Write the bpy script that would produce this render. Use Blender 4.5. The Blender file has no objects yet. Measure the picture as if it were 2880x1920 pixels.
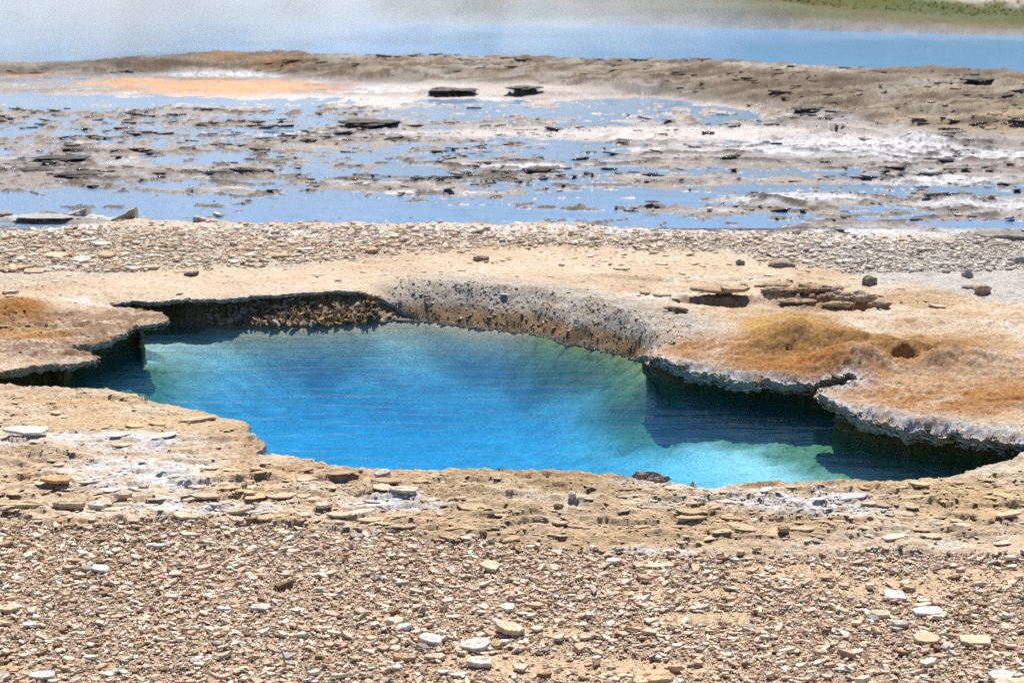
import bpy, math
import numpy as np
from math import radians as R

# ------------------------------------------------------------------ camera, sky, sun, exposure
CAM_H = 1.8
F = 2352 * 50 / 36.0
PITCH = math.atan(984 / F)
CP, SP = math.cos(PITCH), math.sin(PITCH)
scene = bpy.context.scene
cd = bpy.data.cameras.new('camera'); cam = bpy.data.objects.new('camera', cd)
scene.collection.objects.link(cam); scene.camera = cam
cd.lens = 50; cd.sensor_width = 36; cd.clip_end = 500; cd.clip_start = 0.05
cam.location = (0, 0, CAM_H); cam.rotation_euler = (math.pi / 2 - PITCH, 0, 0)
cd.dof.use_dof = True; cd.dof.focus_distance = 4.9; cd.dof.aperture_fstop = 7.0

SUN_EL, SUN_AZ = 50.0, 8.0           # elevation; azimuth to the east of straight ahead (+Y)
world = bpy.data.worlds.new('World'); scene.world = world; world.use_nodes = True
wn = world.node_tree; wn.nodes.clear()
sky = wn.nodes.new('ShaderNodeTexSky'); sky.sky_type = 'NISHITA'; sky.sun_disc = False
sky.sun_elevation = R(SUN_EL); sky.sun_rotation = R(SUN_AZ); sky.altitude = 2200
sky.air_density = 1.0; sky.dust_density = 0.3; sky.ozone_density = 2.0
bg = wn.nodes.new('ShaderNodeBackground'); bg.inputs[1].default_value = 0.06
wo = wn.nodes.new('ShaderNodeOutputWorld')
wn.links.new(sky.outputs[0], bg.inputs[0]); wn.links.new(bg.outputs[0], wo.inputs[0])
sd = bpy.data.lights.new('sun', 'SUN'); sd.energy = 5.0; sd.angle = R(0.53); sd.color = (1.0, 0.96, 0.91)
sun = bpy.data.objects.new('sun', sd); scene.collection.objects.link(sun)
sun.rotation_euler = (-R(90 - SUN_EL), 0, -R(SUN_AZ))
sun.location = (0, 0, 20)
vs = scene.view_settings
vs.view_transform = 'Standard'; vs.look = 'None'; vs.exposure = 0.62; vs.gamma = 1.0; vs.use_curve_mapping = False
scene.render.engine = 'CYCLES'
cy = scene.cycles
cy.transparent_max_bounces = 16; cy.max_bounces = 6; cy.diffuse_bounces = 3; cy.glossy_bounces = 3
cy.volume_step_rate = 2.0; cy.volume_max_steps = 128; cy.volume_bounces = 3
cy.sample_clamp_indirect = 8
cy.use_denoising = False
cy.caustics_reflective = False; cy.caustics_refractive = False

# ------------------------------------------------------------------ noise and small maths
rng = np.random.default_rng(7)
PERM = rng.permutation(4096).astype(np.int32)
_ang = rng.random(4096) * 2 * np.pi
GX, GY = np.cos(_ang).astype(np.float32), np.sin(_ang).astype(np.float32)
def _h(i, j):
    return PERM[(PERM[i & 4095] + j) & 4095]
def perlin(x, y):
    x = np.asarray(x, np.float64); y = np.asarray(y, np.float64)
    xi = np.floor(x).astype(np.int32); yi = np.floor(y).astype(np.int32)
    fx = (x - xi).astype(np.float32); fy = (y - yi).astype(np.float32)
    u = fx * fx * fx * (fx * (fx * 6 - 15) + 10); v = fy * fy * fy * (fy * (fy * 6 - 15) + 10)
    def g(a, b, dx, dy):
        k = _h(a, b); return GX[k] * dx + GY[k] * dy
    n00 = g(xi, yi, fx, fy); n10 = g(xi + 1, yi, fx - 1, fy)
    n01 = g(xi, yi + 1, fx, fy - 1); n11 = g(xi + 1, yi + 1, fx - 1, fy - 1)
    a = n00 + u * (n10 - n00); b = n01 + u * (n11 - n01)
    return (a + v * (b - a)) * 1.5
def fbm(x, y, o=4, gain=0.5, lac=2.03):
    s = 0; a = 1.0; t = 0
    for i in range(o):
        s = s + a * perlin(x + 17.3 * i, y - 9.1 * i); t += a; a *= gain; x = x * lac; y = y * lac
    return s / t
def ridged(x, y, o=3):
    s = 0; a = 1.0; t = 0
    for i in range(o):
        s = s + a * (1 - np.abs(perlin(x + 31 * i, y + 7 * i)) * 2); t += a; a *= 0.5; x = x * 2.1; y = y * 2.1
    return s / t
def sstep(a, b, x):
    t = np.clip((x - a) / (b - a), 0, 1); return t * t * (3 - 2 * t)
def lerp(a, b, t): return a + (b - a) * t

def at(px, py, z=0.0):                       # a point of the photograph (2352 x 1568) laid on the level plane z
    px = np.asarray(px, float); py = np.asarray(py, float)
    dx = (px - 1176) / F; dy = (784 - py) / F
    dirx = dx; diry = CP + dy * SP; dirz = -SP + dy * CP
    t = (z - CAM_H) / dirz
    return t * dirx, t * diry
def uv_of(x, y):                             # where a ground point shows in the photograph
    d = y * CP + CAM_H * SP; d = np.where(d < 0.2, 0.2, d)
    return 1176 + F * x / d, 784 - F * (y * SP - CAM_H * CP) / d

ZW = -0.125                                  # pool water level
ZF = -0.03                                   # water level on the flats
# ------------------------------------------------------------------ pool outline: px, py, slope, recess, lip, recess at water line
SL = (0, 0.02, 0.02)
OUT = [(-260, 862, 0, .10, .035, .12), (-60, 856, 0, .12, .035, .14), (0, 852, 0, .12, .035, .15), (60, 845, 0, .14, .035, .15), (110, 833, 0, .15, .03, .15), (165, 829, 0, .15, .025, .16),
  (205, 824, 0, .12, .02, .16), (225, 813, 0, .12, .02, .16), (205, 802, 0, .12, .02, .16), (165, 801, 0, .10, .02, .12), (150, 797, 0, .10, .03, .10),
  (200, 790, 0, .12, .03, .14), (240, 779, 0, .12, .03, .15), (288, 765, 0, .12, .025, .16), (300, 752, 0, .12, .025, .16), (345, 746, 0, .12, .02, .16), (385, 737, 0, .12, .015, .14),
  (365, 718, 0, .12, .015, .10), (300, 711, 0, .10, .015, .06), (262, 706, 0, .08, .015, .06), (248, 692, 0, .07, .02, .04), (280, 690, 0, .09, .02, .03), (350, 689, 0, .12, .022, .01),
  (450, 685, 0, .13, .022, .02), (530, 682, 0, .10, .022, -.06), (600, 675, 0, .07, .02, -.12), (700, 671, 0, .04, .02, -.16), (770, 667, 0, .02, .015, -.17), (830, 668, .05, .01, .012, -.14),
  (870, 679, .25, .0, .01, -.10), (915, 701, .6, .0, .01, -.06), (965, 724, .92, 0, .01, -.02), (1050, 738, 1, 0, .01, -.02), (1130, 748, 1, 0, .01, -.02), (1200, 755, 1, 0, .01, -.02),
  (1250, 764, 1, 0, .01, -.02), (1280, 774, 1, 0, .01, -.02), (1330, 785, 1, 0, .01, -.02), (1380, 794, 1, 0, .01, -.02), (1420, 803, 1, 0, .01, -.02), (1455, 812, 1, 0, .01, -.02),
  (1478, 806, .7, .0, .02, .0), (1500, 812, .25, .02, .03, .02), (1520, 818, 0, .08, .035, .06), (1580, 833, 0, .15, .035, .13), (1640, 846, 0, .18, .035, .17), (1700, 856, 0, .18, .035, .18),
  (1760, 860, 0, .17, .03, .18), (1800, 865, 0, .16, .03, .18), (1850, 869, 0, .14, .025, .15), (1900, 867, 0, .10, .02, .10), (1945, 865, 0, .05, .02, .05), (1962, 871, 0, .04, .02, .04),
  (1930, 884, 0, .10, .02, .12), (1882, 892, 0, .12, .02, .14), (1882, 903, 0, .06, .025, .07), (1920, 922, 0, .06, .03, .05), (1960, 938, 0, .08, .035, .05), (2000, 949, 0, .09, .035, .06), (2080, 966, 0, .10, .035, .07),
  (2150, 975, 0, .10, .03, .08), (2200, 981, 0, .10, .03, .08), (2250, 988, 0, .10, .03, .08), (2300, 993, 0, .09, .025, .08), (2338, 1003, 0, .08, .02, .06), (2362, 1018, 0, .05, .02, .04), (2360, 1034, 0, .04, .02, .02),
  (2340, 1046, 0, .03, .02, .01), (2300, 1060, 0, .02, .02, .0), (2240, 1074, 0, .02, .02, .0), (2200, 1087, 0, .02, .02, .0), (2100, 1099, 0, .03, .03, .0), (2000, 1107, 0, .03, .03, .02), (1900, 1110, 0, .03, .03, .02),
  (1800, 1107, 0, .03, .03, .02), (1700, 1112, 0, .03, .03, .02), (1640, 1115, 0, .03, .03, .02), (1590, 1109, 0, .03, .03, .02), (1540, 1101, 0, .03, .03, .02), (1480, 1097, 0, .03, .03, .02), (1400, 1092, 0, .03, .03, .02),
  (1300, 1085, 0, .03, .03, .02), (1200, 1078, 0, .03, .03, .02), (1120, 1070, 0, .03, .03, .02), (1030, 1069, 0, .03, .03, .02), (960, 1072, 0, .03, .03, .02), (880, 1078, 0, .03, .03, .02), (800, 1072, 0, .03, .03, .02),
  (740, 1064, 0, .03, .03, .02), (680, 1053, 0, .03, .03, .02), (620, 1045, 0, .03, .03, .02), (590, 1042, 0, .05, .03, .02), (606, 1030, 0, .06, .03, .02), (600, 1012, 0, .06, .03, .02), (573, 994, 0, .06, .03, .02),
  (581, 973, 0, .06, .02, .02), (540, 963, 0, .05, .02, .02), (495, 955, 0, .04, .03, .02), (440, 940, 0, .04, .03, .02), (380, 925, 0, .04, .03, .02), (300, 905, 0, .04, .03, .02), (250, 892, 0, .04, .03, .02),
  (190, 889, 0, .04, .03, .02), (100, 887, 0, .04, .03, .02), (0, 883, 0, .04, .03, .02), (-60, 881, 0, .04, .03, .02), (-260, 876, 0, .04, .03, .02)]
def build_outline():
    a = np.array(OUT, float)
    z = ZW * a[:, 2]
    x, y = at(a[:, 0], a[:, 1], z)
    P = np.stack([x, y], 1); Q = np.roll(P, -1, 0)
    seg = np.hypot(*(Q - P).T); cum = np.concatenate([[0], np.cumsum(seg)])
    n = 2200
    t = np.linspace(0, cum[-1], n, endpoint=False)
    Pc = np.vstack([P, P[:1]]); ac = np.vstack([a, a[:1]])
    X = np.interp(t, cum, Pc[:, 0]); Y = np.interp(t, cum, Pc[:, 1])
    attrs = [np.interp(t, cum, ac[:, k]) for k in (2, 3, 4, 5)]
    k = np.array([1, 4, 6, 4, 1.]) / 16
    def sm(v, r=1):
        for _ in range(r): v = sum(k[j] * np.roll(v, j - 2) for j in range(5))
        return v
    X, Y = sm(X, 2), sm(Y, 2)
    sx, sy = sm(X, 60), sm(Y, 60)
    tx = np.roll(sx, -1) - np.roll(sx, 1); ty = np.roll(sy, -1) - np.roll(sy, 1)
    l = np.hypot(tx, ty) + 1e-9
    nx, ny = ty / l, -tx / l
    area = 0.5 * np.sum(X * np.roll(Y, -1) - np.roll(X, -1) * Y)
    if area < 0: nx, ny = -nx, -ny
    # ragged crust edge
    w = attrs[0]
    jag = 0.032 * fbm(X * 9, Y * 9, 4, 0.52) + 0.012 * perlin(X * 4 + 50, Y * 4)
    jag = jag * (1 - 0.3 * w)
    X = X + nx * jag; Y = Y + ny * jag
    return X, Y, nx, ny, attrs
OX, OY, ONX, ONY, (OW, OREC, OLIP, OWAT) = build_outline()
N_OUT = len(OX)

# signed distance to the outline (positive outside) and the nearest tags, on a 2.5 cm lattice
GX0, GX1, GY0, GY1, GS = -3.6, 3.6, 3.4, 8.2, 0.025
def pip(x, y, PX, PY):
    inside = np.zeros(x.shape, bool)
    x2, y2 = np.roll(PX, -1), np.roll(PY, -1)
    for a, b, c, d in zip(PX, PY, x2, y2):
        if b == d: continue
        cond = ((b > y) != (d > y)) & (x < (c - a) * (y - b) / (d - b) + a)
        inside ^= cond
    return inside
_gx = np.arange(GX0, GX1 + GS, GS); _gy = np.arange(GY0, GY1 + GS, GS)
_MX, _MY = np.meshgrid(_gx, _gy)
_inside = pip(_MX, _MY, OX[::4], OY[::4])
def nearest(x, y, chunk=4000):
    x = x.ravel(); y = y.ravel(); D = np.empty(x.size); I = np.empty(x.size, int)
    for s in range(0, x.size, chunk):
        d = (x[s:s + chunk, None] - OX[None]) ** 2 + (y[s:s + chunk, None] - OY[None]) ** 2
        i = d.argmin(1); I[s:s + chunk] = i; D[s:s + chunk] = np.sqrt(d[np.arange(len(i)), i])
    return D, I
_d, _i = nearest(_MX[::2, ::2].astype(np.float32), _MY[::2, ::2].astype(np.float32))
def _up(v):
    v = v.reshape(_MX[::2, ::2].shape)
    out = np.empty(_MX.shape)
    yi = np.clip(np.arange(_MX.shape[0]) / 2, 0, v.shape[0] - 1.001); xi = np.clip(np.arange(_MX.shape[1]) / 2, 0, v.shape[1] - 1.001)
    y0 = yi.astype(int); x0 = xi.astype(int); fy = (yi - y0)[:, None]; fx = (xi - x0)[None]
    a = v[y0][:, x0]; b = v[y0][:, x0 + 1]; c = v[y0 + 1][:, x0]; d = v[y0 + 1][:, x0 + 1]
    return (a * (1 - fx) + b * fx) * (1 - fy) + (c * (1 - fx) + d * fx) * fy
_SDF = _up(_d * np.where(_inside[::2, ::2].ravel(), -1, 1)); _SLW = _up(OW[_i])
def grid_sample(G, x, y, default):
    fx = (x - GX0) / GS; fy = (y - GY0) / GS
    ok = (fx >= 0) & (fy >= 0) & (fx < G.shape[1] - 1) & (fy < G.shape[0] - 1)
    fx = np.where(ok, fx, 0); fy = np.where(ok, fy, 0)
    ix = fx.astype(int); iy = fy.astype(int); fx = fx - ix; fy = fy - iy
    v = (G[iy, ix] * (1 - fx) + G[iy, ix + 1] * fx) * (1 - fy) + (G[iy + 1, ix] * (1 - fx) + G[iy + 1, ix + 1] * fx) * fy
    return np.where(ok, v, default)

# ------------------------------------------------------------------ ledges: long thin broken plates whose open edge faces the camera
LEDGES = []; FIELD = [False]
def ledge(pts, A, L, jag=0.012):
    a = np.array(pts, float); x, y = at(a[:, 0], a[:, 1]); o = np.argsort(x)
    LEDGES.append((x[o], y[o], A * (.75 if A < .03 and len(pts) > 2 and not FIELD[0] else .6 if A < .03 else .55), L, jag, float(rng.random() * 100)))
for p, A, L in [
    ([(372, 1104), (430, 1112), (480, 1110), (530, 1107), (590, 1100), (680, 1112)], .022, .12),
    ([(0, 1012), (50, 1018), (80, 1012)], .018, .08), ([(50, 1042), (120, 1046), (190, 1052), (236, 1052)], .016, .10),
    ([(25, 1085), (70, 1092), (140, 1090)], .018, .08), ([(585, 1072), (620, 1082), (670, 1084)], .014, .08),
    ([(810, 1138), (870, 1146), (940, 1143), (985, 1146)], .018, .10), ([(780, 1130), (830, 1134), (900, 1128)], .012, .1),
    ([(860, 1168), (900, 1158), (990, 1152)], .012, .1), ([(1115, 1128), (1170, 1136), (1250, 1142), (1320, 1146)], .016, .10),
    ([(1345, 1186), (1400, 1196), (1450, 1200), (1540, 1196)], .018, .12), ([(1290, 1150), (1360, 1162), (1420, 1174)], .014, .08),
    ([(1060, 1182), (1120, 1188), (1200, 1186), (1250, 1182)], .014, .08), ([(1080, 1212), (1160, 1214)], .014, .06),
    ([(1520, 1240), (1560, 1246), (1620, 1240)], .012, .06), ([(1710, 1090 + 52), (1760, 1158), (1830, 1150)], .014, .08),
    ([(1790, 1160), (1850, 1168), (1930, 1164)], .014, .09), ([(1880, 1196), (1960, 1202), (2060, 1206)], .010, .09),
    ([(2000, 1262), (2080, 1270), (2150, 1266)], .012, .06), ([(530, 1180), (620, 1186), (700, 1183)], .012, .08),
    ([(150, 906), (230, 912), (330, 922)], .010, .06), ([(300, 945), (380, 955), (440, 950)], .010, .06), ([(340, 990), (400, 984)], .014, .06),
    ([(530, 690 - 84), (700, 612), (820, 606)], .012, .12), ([(1300, 632), (1400, 636), (1500, 644), (1640, 646)], .014, .15),
    ([(1530, 676), (1620, 686), (1700, 692), (1725, 686)], .02, .12), ([(1300, 686), (1380, 694), (1450, 700)], .012, .1),
    ([(1200, 668), (1290, 664), (1380, 672)], .012, .1),
    ([(0, 752), (80, 742), (150, 748), (260, 735)], .016, .08), ([(0, 800), (60, 776), (140, 765), (200, 770)], .02, .10), ([(30, 820), (90, 812), (200, 806)], .015, .07),
    ([(60, 728), (180, 720), (300, 716)], .012, .07),
    ([(270, 428), (330, 430), (420, 436), (520, 432), (600, 440), (668, 432)], .035, .35), ([(850, 442), (960, 440), (1090, 436)], .025, .3),
    ([(1390, 402), (1480, 408), (1600, 406), (1720, 412)], .025, .3), ([(1240, 462), (1330, 468), (1440, 466), (1650, 478)], .035, .3),
    ([(780, 276), (850, 284), (980, 282)], .06, .5), ([(300, 252), (420, 256), (590, 258)], .04, .5), ([(0, 262), (90, 254), (210, 242)], .03, .5),
    ([(1750, 280), (1850, 290), (1960, 302), (2010, 305), (2080, 318)], .10, 1.0), ([(1400, 206), (1480, 214), (1560, 210)], .10, .8),
    ([(940, 212), (1030, 216), (1110, 214)], .08, .5), ([(1160, 214), (1250, 214)], .08, .5), ([(1690, 226), (1840, 262), (1960, 268)], .05, .7),
    ([(2030, 210), (2150, 216), (2352, 220)], .08, .9), ([(2190, 238), (2260, 246), (2352, 248)], .08, .6), ([(1480, 180), (1650, 188), (1800, 194)], .05, .8),
    ([(560, 128), (640, 140), (730, 155)], .10, .9), ([(60, 160), (300, 150), (440, 128)], .04, .8), ([(2060, 316), (2200, 330)], .05, .7),
    ([(1170, 175), (1400, 196)], .03, .6), ([(900, 190), (1300, 196)], .03, .6)]:
    ledge(p, A, L)
FIELD[0] = True
def ledge_field(n, x0, x1, y0, y1, wmin, wmax, A, L, slope=6):
    for _ in range(n):
        cx = rng.uniform(x0, x1); cyy = rng.uniform(y0, y1); w = rng.uniform(wmin, wmax) / 2
        m = rng.uniform(-slope, slope)
        q = [cyy + rng.normal() * 2.0 for _ in range(4)]
        ledge([(cx - w, q[0] - m), (cx - w / 3, q[1] - m / 3), (cx + w / 3, q[2] + m / 3), (cx + w, q[3] + m)], A * rng.uniform(.5, 1.2), L * rng.uniform(.5, 1.2), 0.008)
ledge_field(240, -200, 2550, 1095, 1240, 30, 170, .017, .04)
ledge_field(80, -200, 560, 900, 1090, 40, 160, .013, .04)
ledge_field(14, 800, 2500, 1250, 1560, 80, 260, .008, .06)
ledge_field(70, -200, 2550, 570, 700, 30, 160, .008, .08, 3)
ledge_field(90, 1560, 2600, 690, 1000, 30, 160, .009, .05, 5)
ledge_field(200, -300, 2600, 250, 430, 20, 150, .020, .20, 2)
ledge_field(60, -100, 1300, 330, 425, 30, 170, .028, .22, 2)
ledge_field(80, 1200, 2600, 400, 530, 30, 220, .018, .20, 3)
ledge_field(60, 1150, 2700, 170, 330, 40, 260, .035, .5, 4)
ledge_field(16, 1900, 2700, 250, 330, 60, 300, .05, .4, 8)

# ------------------------------------------------------------------ patches on the ground (given where they show in the photograph)
class Pt:                                    # the points being shaded or raised, with their place in the photograph
    def __init__(s, x, y):
        s.x, s.y = x, y; s.U, s.V = uv_of(x, y)
        s.w1 = fbm(x * 1.3, y * 1.3, 3); s.w2 = fbm(x * 1.3 + 40, y * 1.3 + 7, 3)
        s.w3 = fbm(x * 7 + 11, y * 7, 3)
def blob(p, cx, cyy, rx, ry, soft=0.5, warp=0.35):
    d = np.hypot((p.U - cx) / rx + warp * p.w1 + 0.12 * p.w3, (p.V - cyy) / ry + warp * p.w2 + 0.15 * p.w3)
    return 1 - sstep(1 - soft * 0.6, 1 + soft * 0.6, d)
def curve(p, xs, ys): return np.interp(p.U, xs, ys)

def gravel_mask(p):                          # loose stone chips in front of the crust
    edge = curve(p, [-2000, 0, 300, 600, 900, 1200, 1500, 1800, 2100, 2352, 4000], [1195, 1192, 1190, 1196, 1222, 1240, 1256, 1268, 1268, 1275, 1280])
    return sstep(-10, 12, p.V - edge + 26 * p.w1 + 10 * p.w3)
def bare_mask(p):                            # smooth slabs showing through the chips
    m = 0
    for b in [(1800, 1300, 150, 16), (2050, 1340, 190, 24), (1560, 1350, 140, 12), (1640, 1405, 150, 13), (1350, 1520, 330, 26), (1180, 1505, 200, 14), (560, 1370, 60, 6), (1290, 1440, 120, 10), (2250, 1310, 130, 14), (30, 1520, 60, 10)]:
        m = np.maximum(m, blob(p, *b, .6))
    return m * .85
def rear_gravel_mask(p):
    lo = curve(p, [-2000, 0, 250, 400, 700, 900, 1100, 1400, 1700, 2000, 2352, 4000], [660, 655, 640, 612, 600, 580, 566, 566, 580, 640, 700, 700])
    hi = curve(p, [-2000, 0, 500, 1000, 2352, 4000], [525, 527, 522, 522, 548, 550])
    return sstep(-16, 26, p.V - hi + 14 * p.w2) * sstep(-10, 10, lo - p.V + 14 * p.w1)

POOLS = [(700, 470, 560, 30, 1.2), (150, 447, 240, 17, 1.1), (1050, 487, 190, 14, 1.0), (480, 414, 230, 9, .8), (1500, 446, 230, 20, .9), (1450, 500, 300, 22, .9), (1710, 517, 210, 8, .9), (1900, 432, 300, 16, .6), (2230, 420, 180, 14, .6),
         (1250, 478, 240, 12, .7), (2290, 505, 110, 10, .8), (2050, 470, 200, 12, .4), (1100, 400, 240, 18, .5), (1160, 330, 330, 22, .3), (620, 350, 260, 14, .3), (60, 512, 90, 10, .9), (850, 385, 200, 12, .35), (1600, 385, 330, 12, .35),
         (1420, 252, 380, 22, .8), (1000, 255, 420, 15, .5), (300, 225, 420, 14, .35), (1500, 330, 260, 16, .25), (120, 300, 260, 24, .25)]
DRY = [(130, 385, 230, 26, .9), (450, 385, 200, 12, .3), (780, 415, 160, 12, .5), (1150, 438, 140, 8, .5), (1840, 448, 190, 13, 1.3), (2150, 408, 170, 10, .8), (1300, 468, 110, 9, .5), (1560, 475, 170, 8, .9), (2250, 455, 160, 14, .7),
       (1950, 334, 400, 28, 1.0), (1500, 300, 260, 12, .5), (1550, 530, 900, 9, .7), (2100, 520, 330, 12, .6), (1210, 505, 200, 7, .5), (120, 492, 100, 11, 1.2), (1760, 355, 300, 20, .4), (1200, 395, 120, 7, .6), (880, 420, 120, 8, .6), (2330, 370, 160, 30, .8), (560, 195, 420, 22, .9), (1150, 205, 380, 14, .9), (60, 164, 200, 8, .8)]
def flats_field(p):                          # height of the flats above the water sheet, in units of about 3 cm
    v = -0.01 + 0.55 * fbm(p.x * 1.1, p.y * 0.8, 3, .55) + 0.75 * fbm(p.x * 4.2 + 5, p.y * 3.0, 5, .68)
    for a, b, c, d, s in POOLS: v = v - s * blob(p, a, b, c, d, 1.0, .5)
    for a, b, c, d, s in DRY: v = v + s * blob(p, a, b, c, d, 1.0, .5)
    return v
def crest_lines(p):                          # thin broken ridges of crust crossing the flats
    a = np.abs(perlin(p.x * .55 + .35 * p.w1, p.y * 2.4 + .8 * p.w2)); b = np.abs(perlin(p.x * .8 + 30 + .3 * p.w2, p.y * 3.4 + .7 * p.w1 + 9))
    k = np.maximum(sstep(.10, .02, a - .05 * p.w3), sstep(.09, .02, b - .05 * p.w3) * .8)
    return k * sstep(-.35, .1, p.w2 + .9 * p.w3) * sstep(224, 240, p.V)
def flats_mask(p):
    near = curve(p, [-2000, 0, 130, 300, 480, 900, 1300, 1700, 2000, 2352, 4000], [530, 524, 520, 500, 506, 510, 514, 528, 536, 548, 560])
    return sstep(4, -8, p.V - near + 5 * p.w3)
def ridge_h(p):
    # crest (where it shows) and foot of the far rise
    xs = np.array([-1500, 0, 150, 300, 450, 560, 610, 700, 900, 1200, 1500, 1800, 2100, 2352, 3500])
    foot = np.array([172, 172, 170, 170, 168, 164, 172, 182, 192, 204, 218, 262, 322, 345, 360])
    crest = np.array([156, 156, 153, 136, 120, 118, 124, 126, 128, 130, 140, 149, 160, 167, 175])
    hh = np.array([.02, .02, .04, .10, .13, .13, .12, .14, .17, .19, .21, .23, .24, .24, .24])
    v = p.V + 4 * p.w1
    yc_ = at(0, crest, hh)[1]; b0 = uv_of(0 * yc_, yc_)[1]
    a = np.interp(p.U, xs, np.maximum(foot, b0 + 8)); b = np.interp(p.U, xs, b0); h = np.interp(p.U, xs, hh)
    up = sstep(0, 1, (a - v) / (a - b)) ** 0.8
    _, yc = at(0, b)
    back = 1 - sstep(0, 1.2, p.y - yc - 0.2)
    return h * up * back, up, back, yc

def bank_mask(p):
    bv = curve(p, [-1500, 600, 1400, 2352, 3500], [46, 47, 51, 77, 105])
    return sstep(4, -5, p.V - bv + 3 * p.w1)
def height(x, y):
    p = Pt(x, y)
    z = 0.010 * fbm(x * 0.9, y * 0.9, 3) + 0.004 * fbm(x * 5, y * 5, 3)
    g = gravel_mask(p)
    dry = 1 - g
    fl = flats_mask(p)
    crust = dry * (1 - fl)
    # flaky layers: stepped noise
    q = fbm(x * 2.1 + 3, y * 3.4, 5, .58) * 5.5
    st = np.floor(q) + sstep(0.72, 0.95, q - np.floor(q))
    amp = 0.005 * crust
    smooth = np.maximum.reduce([blob(p, 700, 640, 520, 40, .8), blob(p, 1500, 600, 400, 30, .8), blob(p, 330, 970, 260, 34, .8), blob(p, 1300, 620, 300, 40, .8)])
    z = z + amp * (1 - .75 * smooth) * st
    rough = np.maximum.reduce([blob(p, 1250, 1110, 420, 32, .9), blob(p, 1850, 1170, 320, 60, .9), blob(p, 590, 1010, 40, 40, .9), blob(p, 730, 1080, 140, 18, .9), blob(p, 130, 765, 300, 60, .9), 1.0 * blob(p, 2050, 880, 520, 130, .9), .8 * blob(p, 2000, 790, 450, 70, .9), .5 * blob(p, 1900, 690, 700, 60, .9)])
    nr = fbm(x * 26, y * 26, 4, .6)
    pit_ = np.minimum(fbm(x * 15 + 8, y * 30, 3, .65) + .12, 0) * (1 - .5 * (p.V > 1085))
    z = z + crust * ((0.0030 + 0.0085 * rough) * nr + (.012 + .012 * rough) * (1 - .6 * smooth) * pit_)
    z = z + 0.006 * crust * np.minimum(0, ridged(x * 3 + 7, y * 4.5, 2) * -1 + .88) * 3 * (1 - smooth * .7)   # thin cracks
    z = z - 0.012 * g
    # shallow fall of the near bank toward the rim and its own rolls
    # ledges
    for lx, ly, A, L, jag, ph in LEDGES:
        m = (x > lx[0]) & (x < lx[-1]) & (y > ly.min() - .1) & (y < ly.max() + 4 * L)
        if not m.any(): continue
        mx = x[m]; t = (mx - lx[0]) / (lx[-1] - lx[0])
        k = max(1.0, A / .03)
        d = y[m] - np.interp(mx, lx, ly) - jag * k * 2.2 * fbm(mx * 9 / k + ph, mx * 0 + ph, 3, .42)
        env = sstep(0, .25, t) * sstep(1, .75, t)
        cr = 0.35 + 0.65 * crust[m] if A < .018 else 1
        z[m] += A * env * cr * sstep(-0.001, 0.004 * k, d) * np.exp(-np.maximum(d, 0) / L) - A * .2 * env * cr * np.exp(-np.maximum(-d, 0) / (.02 * k)) * (d < 0)
    # orange mounds on the right bank
    def gau(px, py, rx, ry, zz=0):
        cx, cyy = at(px, py); r = np.hypot((x - cx) / rx, (y - cyy) / ry); return np.exp(-r * r * 1.0)
    near = (p.V > 640) & (p.V < 880)
    if near.any():
        wx = .05 * p.w3; 
        m1 = gau(1825, 792, .16, .17) * .125; m0 = gau(1900, 802, .30, .14) * .10
        m2 = np.maximum(gau(2090, 826, .30, .11) * .10, gau(2230, 832, .18, .11) * .055)
        m3 = gau(1960, 838, .20, .09) * .095
        mm = np.maximum.reduce([m1, m0, m2, m3])
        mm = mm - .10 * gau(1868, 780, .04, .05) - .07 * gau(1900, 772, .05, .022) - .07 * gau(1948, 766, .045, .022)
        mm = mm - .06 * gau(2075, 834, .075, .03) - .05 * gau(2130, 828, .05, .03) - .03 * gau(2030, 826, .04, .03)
        mm = mm + sstep(.008, .035, mm) * (.022 * fbm(x * 7 + 2, y * 9, 5, .62) + .010 * np.minimum(fbm(x * 24, y * 24, 3, .6), 0))
        z = z + mm
        z = z + .045 * gau(15, 722, .13, .16) * (1 + .4 * nr)            # brown mound, far left
        pit = np.maximum.reduce([gau(1890, 690, .20, .10), gau(1790, 684, .12, .08), gau(1970, 700, .10, .07)])
        z = z - .10 * sstep(.35, .8, pit) + .02 * sstep(.1, .35, pit) * (0.5 + nr)
        z = z - .03 * gau(1680, 694, .13, .04) - .03 * gau(1600, 688, .10, .03)
        z = z + .022 * gau(1620, 795, .12, .08) * (1 + nr) + .018 * gau(1730, 805, .1, .05)
    # flats
    v = flats_field(p)
    amp_f = 0.026
    zf = ZF + amp_f * np.where(v < 0, v * 1.2, v ** 1.2 if False else v * 0.75)
    clf = crest_lines(p)
    zf = np.maximum(zf, ZF - .004) * clf + zf * (1 - clf) + clf * (.020 + .012 * fbm(x * 9, y * 9, 3)) * sstep(-1.6, -.5, v)
    zf = zf + 0.005 * sstep(-.1, .25, v) * fbm(x * 14, y * 10, 4, .65)
    led = z                                   # keep the ledges already added
    z = lerp(z, zf + (led - 0.010 * fbm(x * 0.9, y * 0.9, 3)), fl)
    # far rise and pond bed
    rh, up, back, yc = ridge_h(p)
    far = sstep(0.02, .5, up)
    z = z * (1 - .8 * far * (1 - back)) + rh
    z = z + rh * (0.16 * fbm(x * .8, y * 1.6, 4, .6) + 0.10 * fbm(x * 6, y * 6, 4, .65))
    z = z + far * back * .03 * (st * .25)
    sk = fbm(x * .22 + 3, y * 2.6, 4, .6)
    z = z + far * back * (.016 * sstep(.02, .10, sk) + .014 * sstep(.24, .30, sk) + .014 * sstep(-.22, -.16, sk) - .012)
    bank = bank_mask(p)
    pond = sstep(.6, 2.0, p.y - yc) * (1 - bank)
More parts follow.
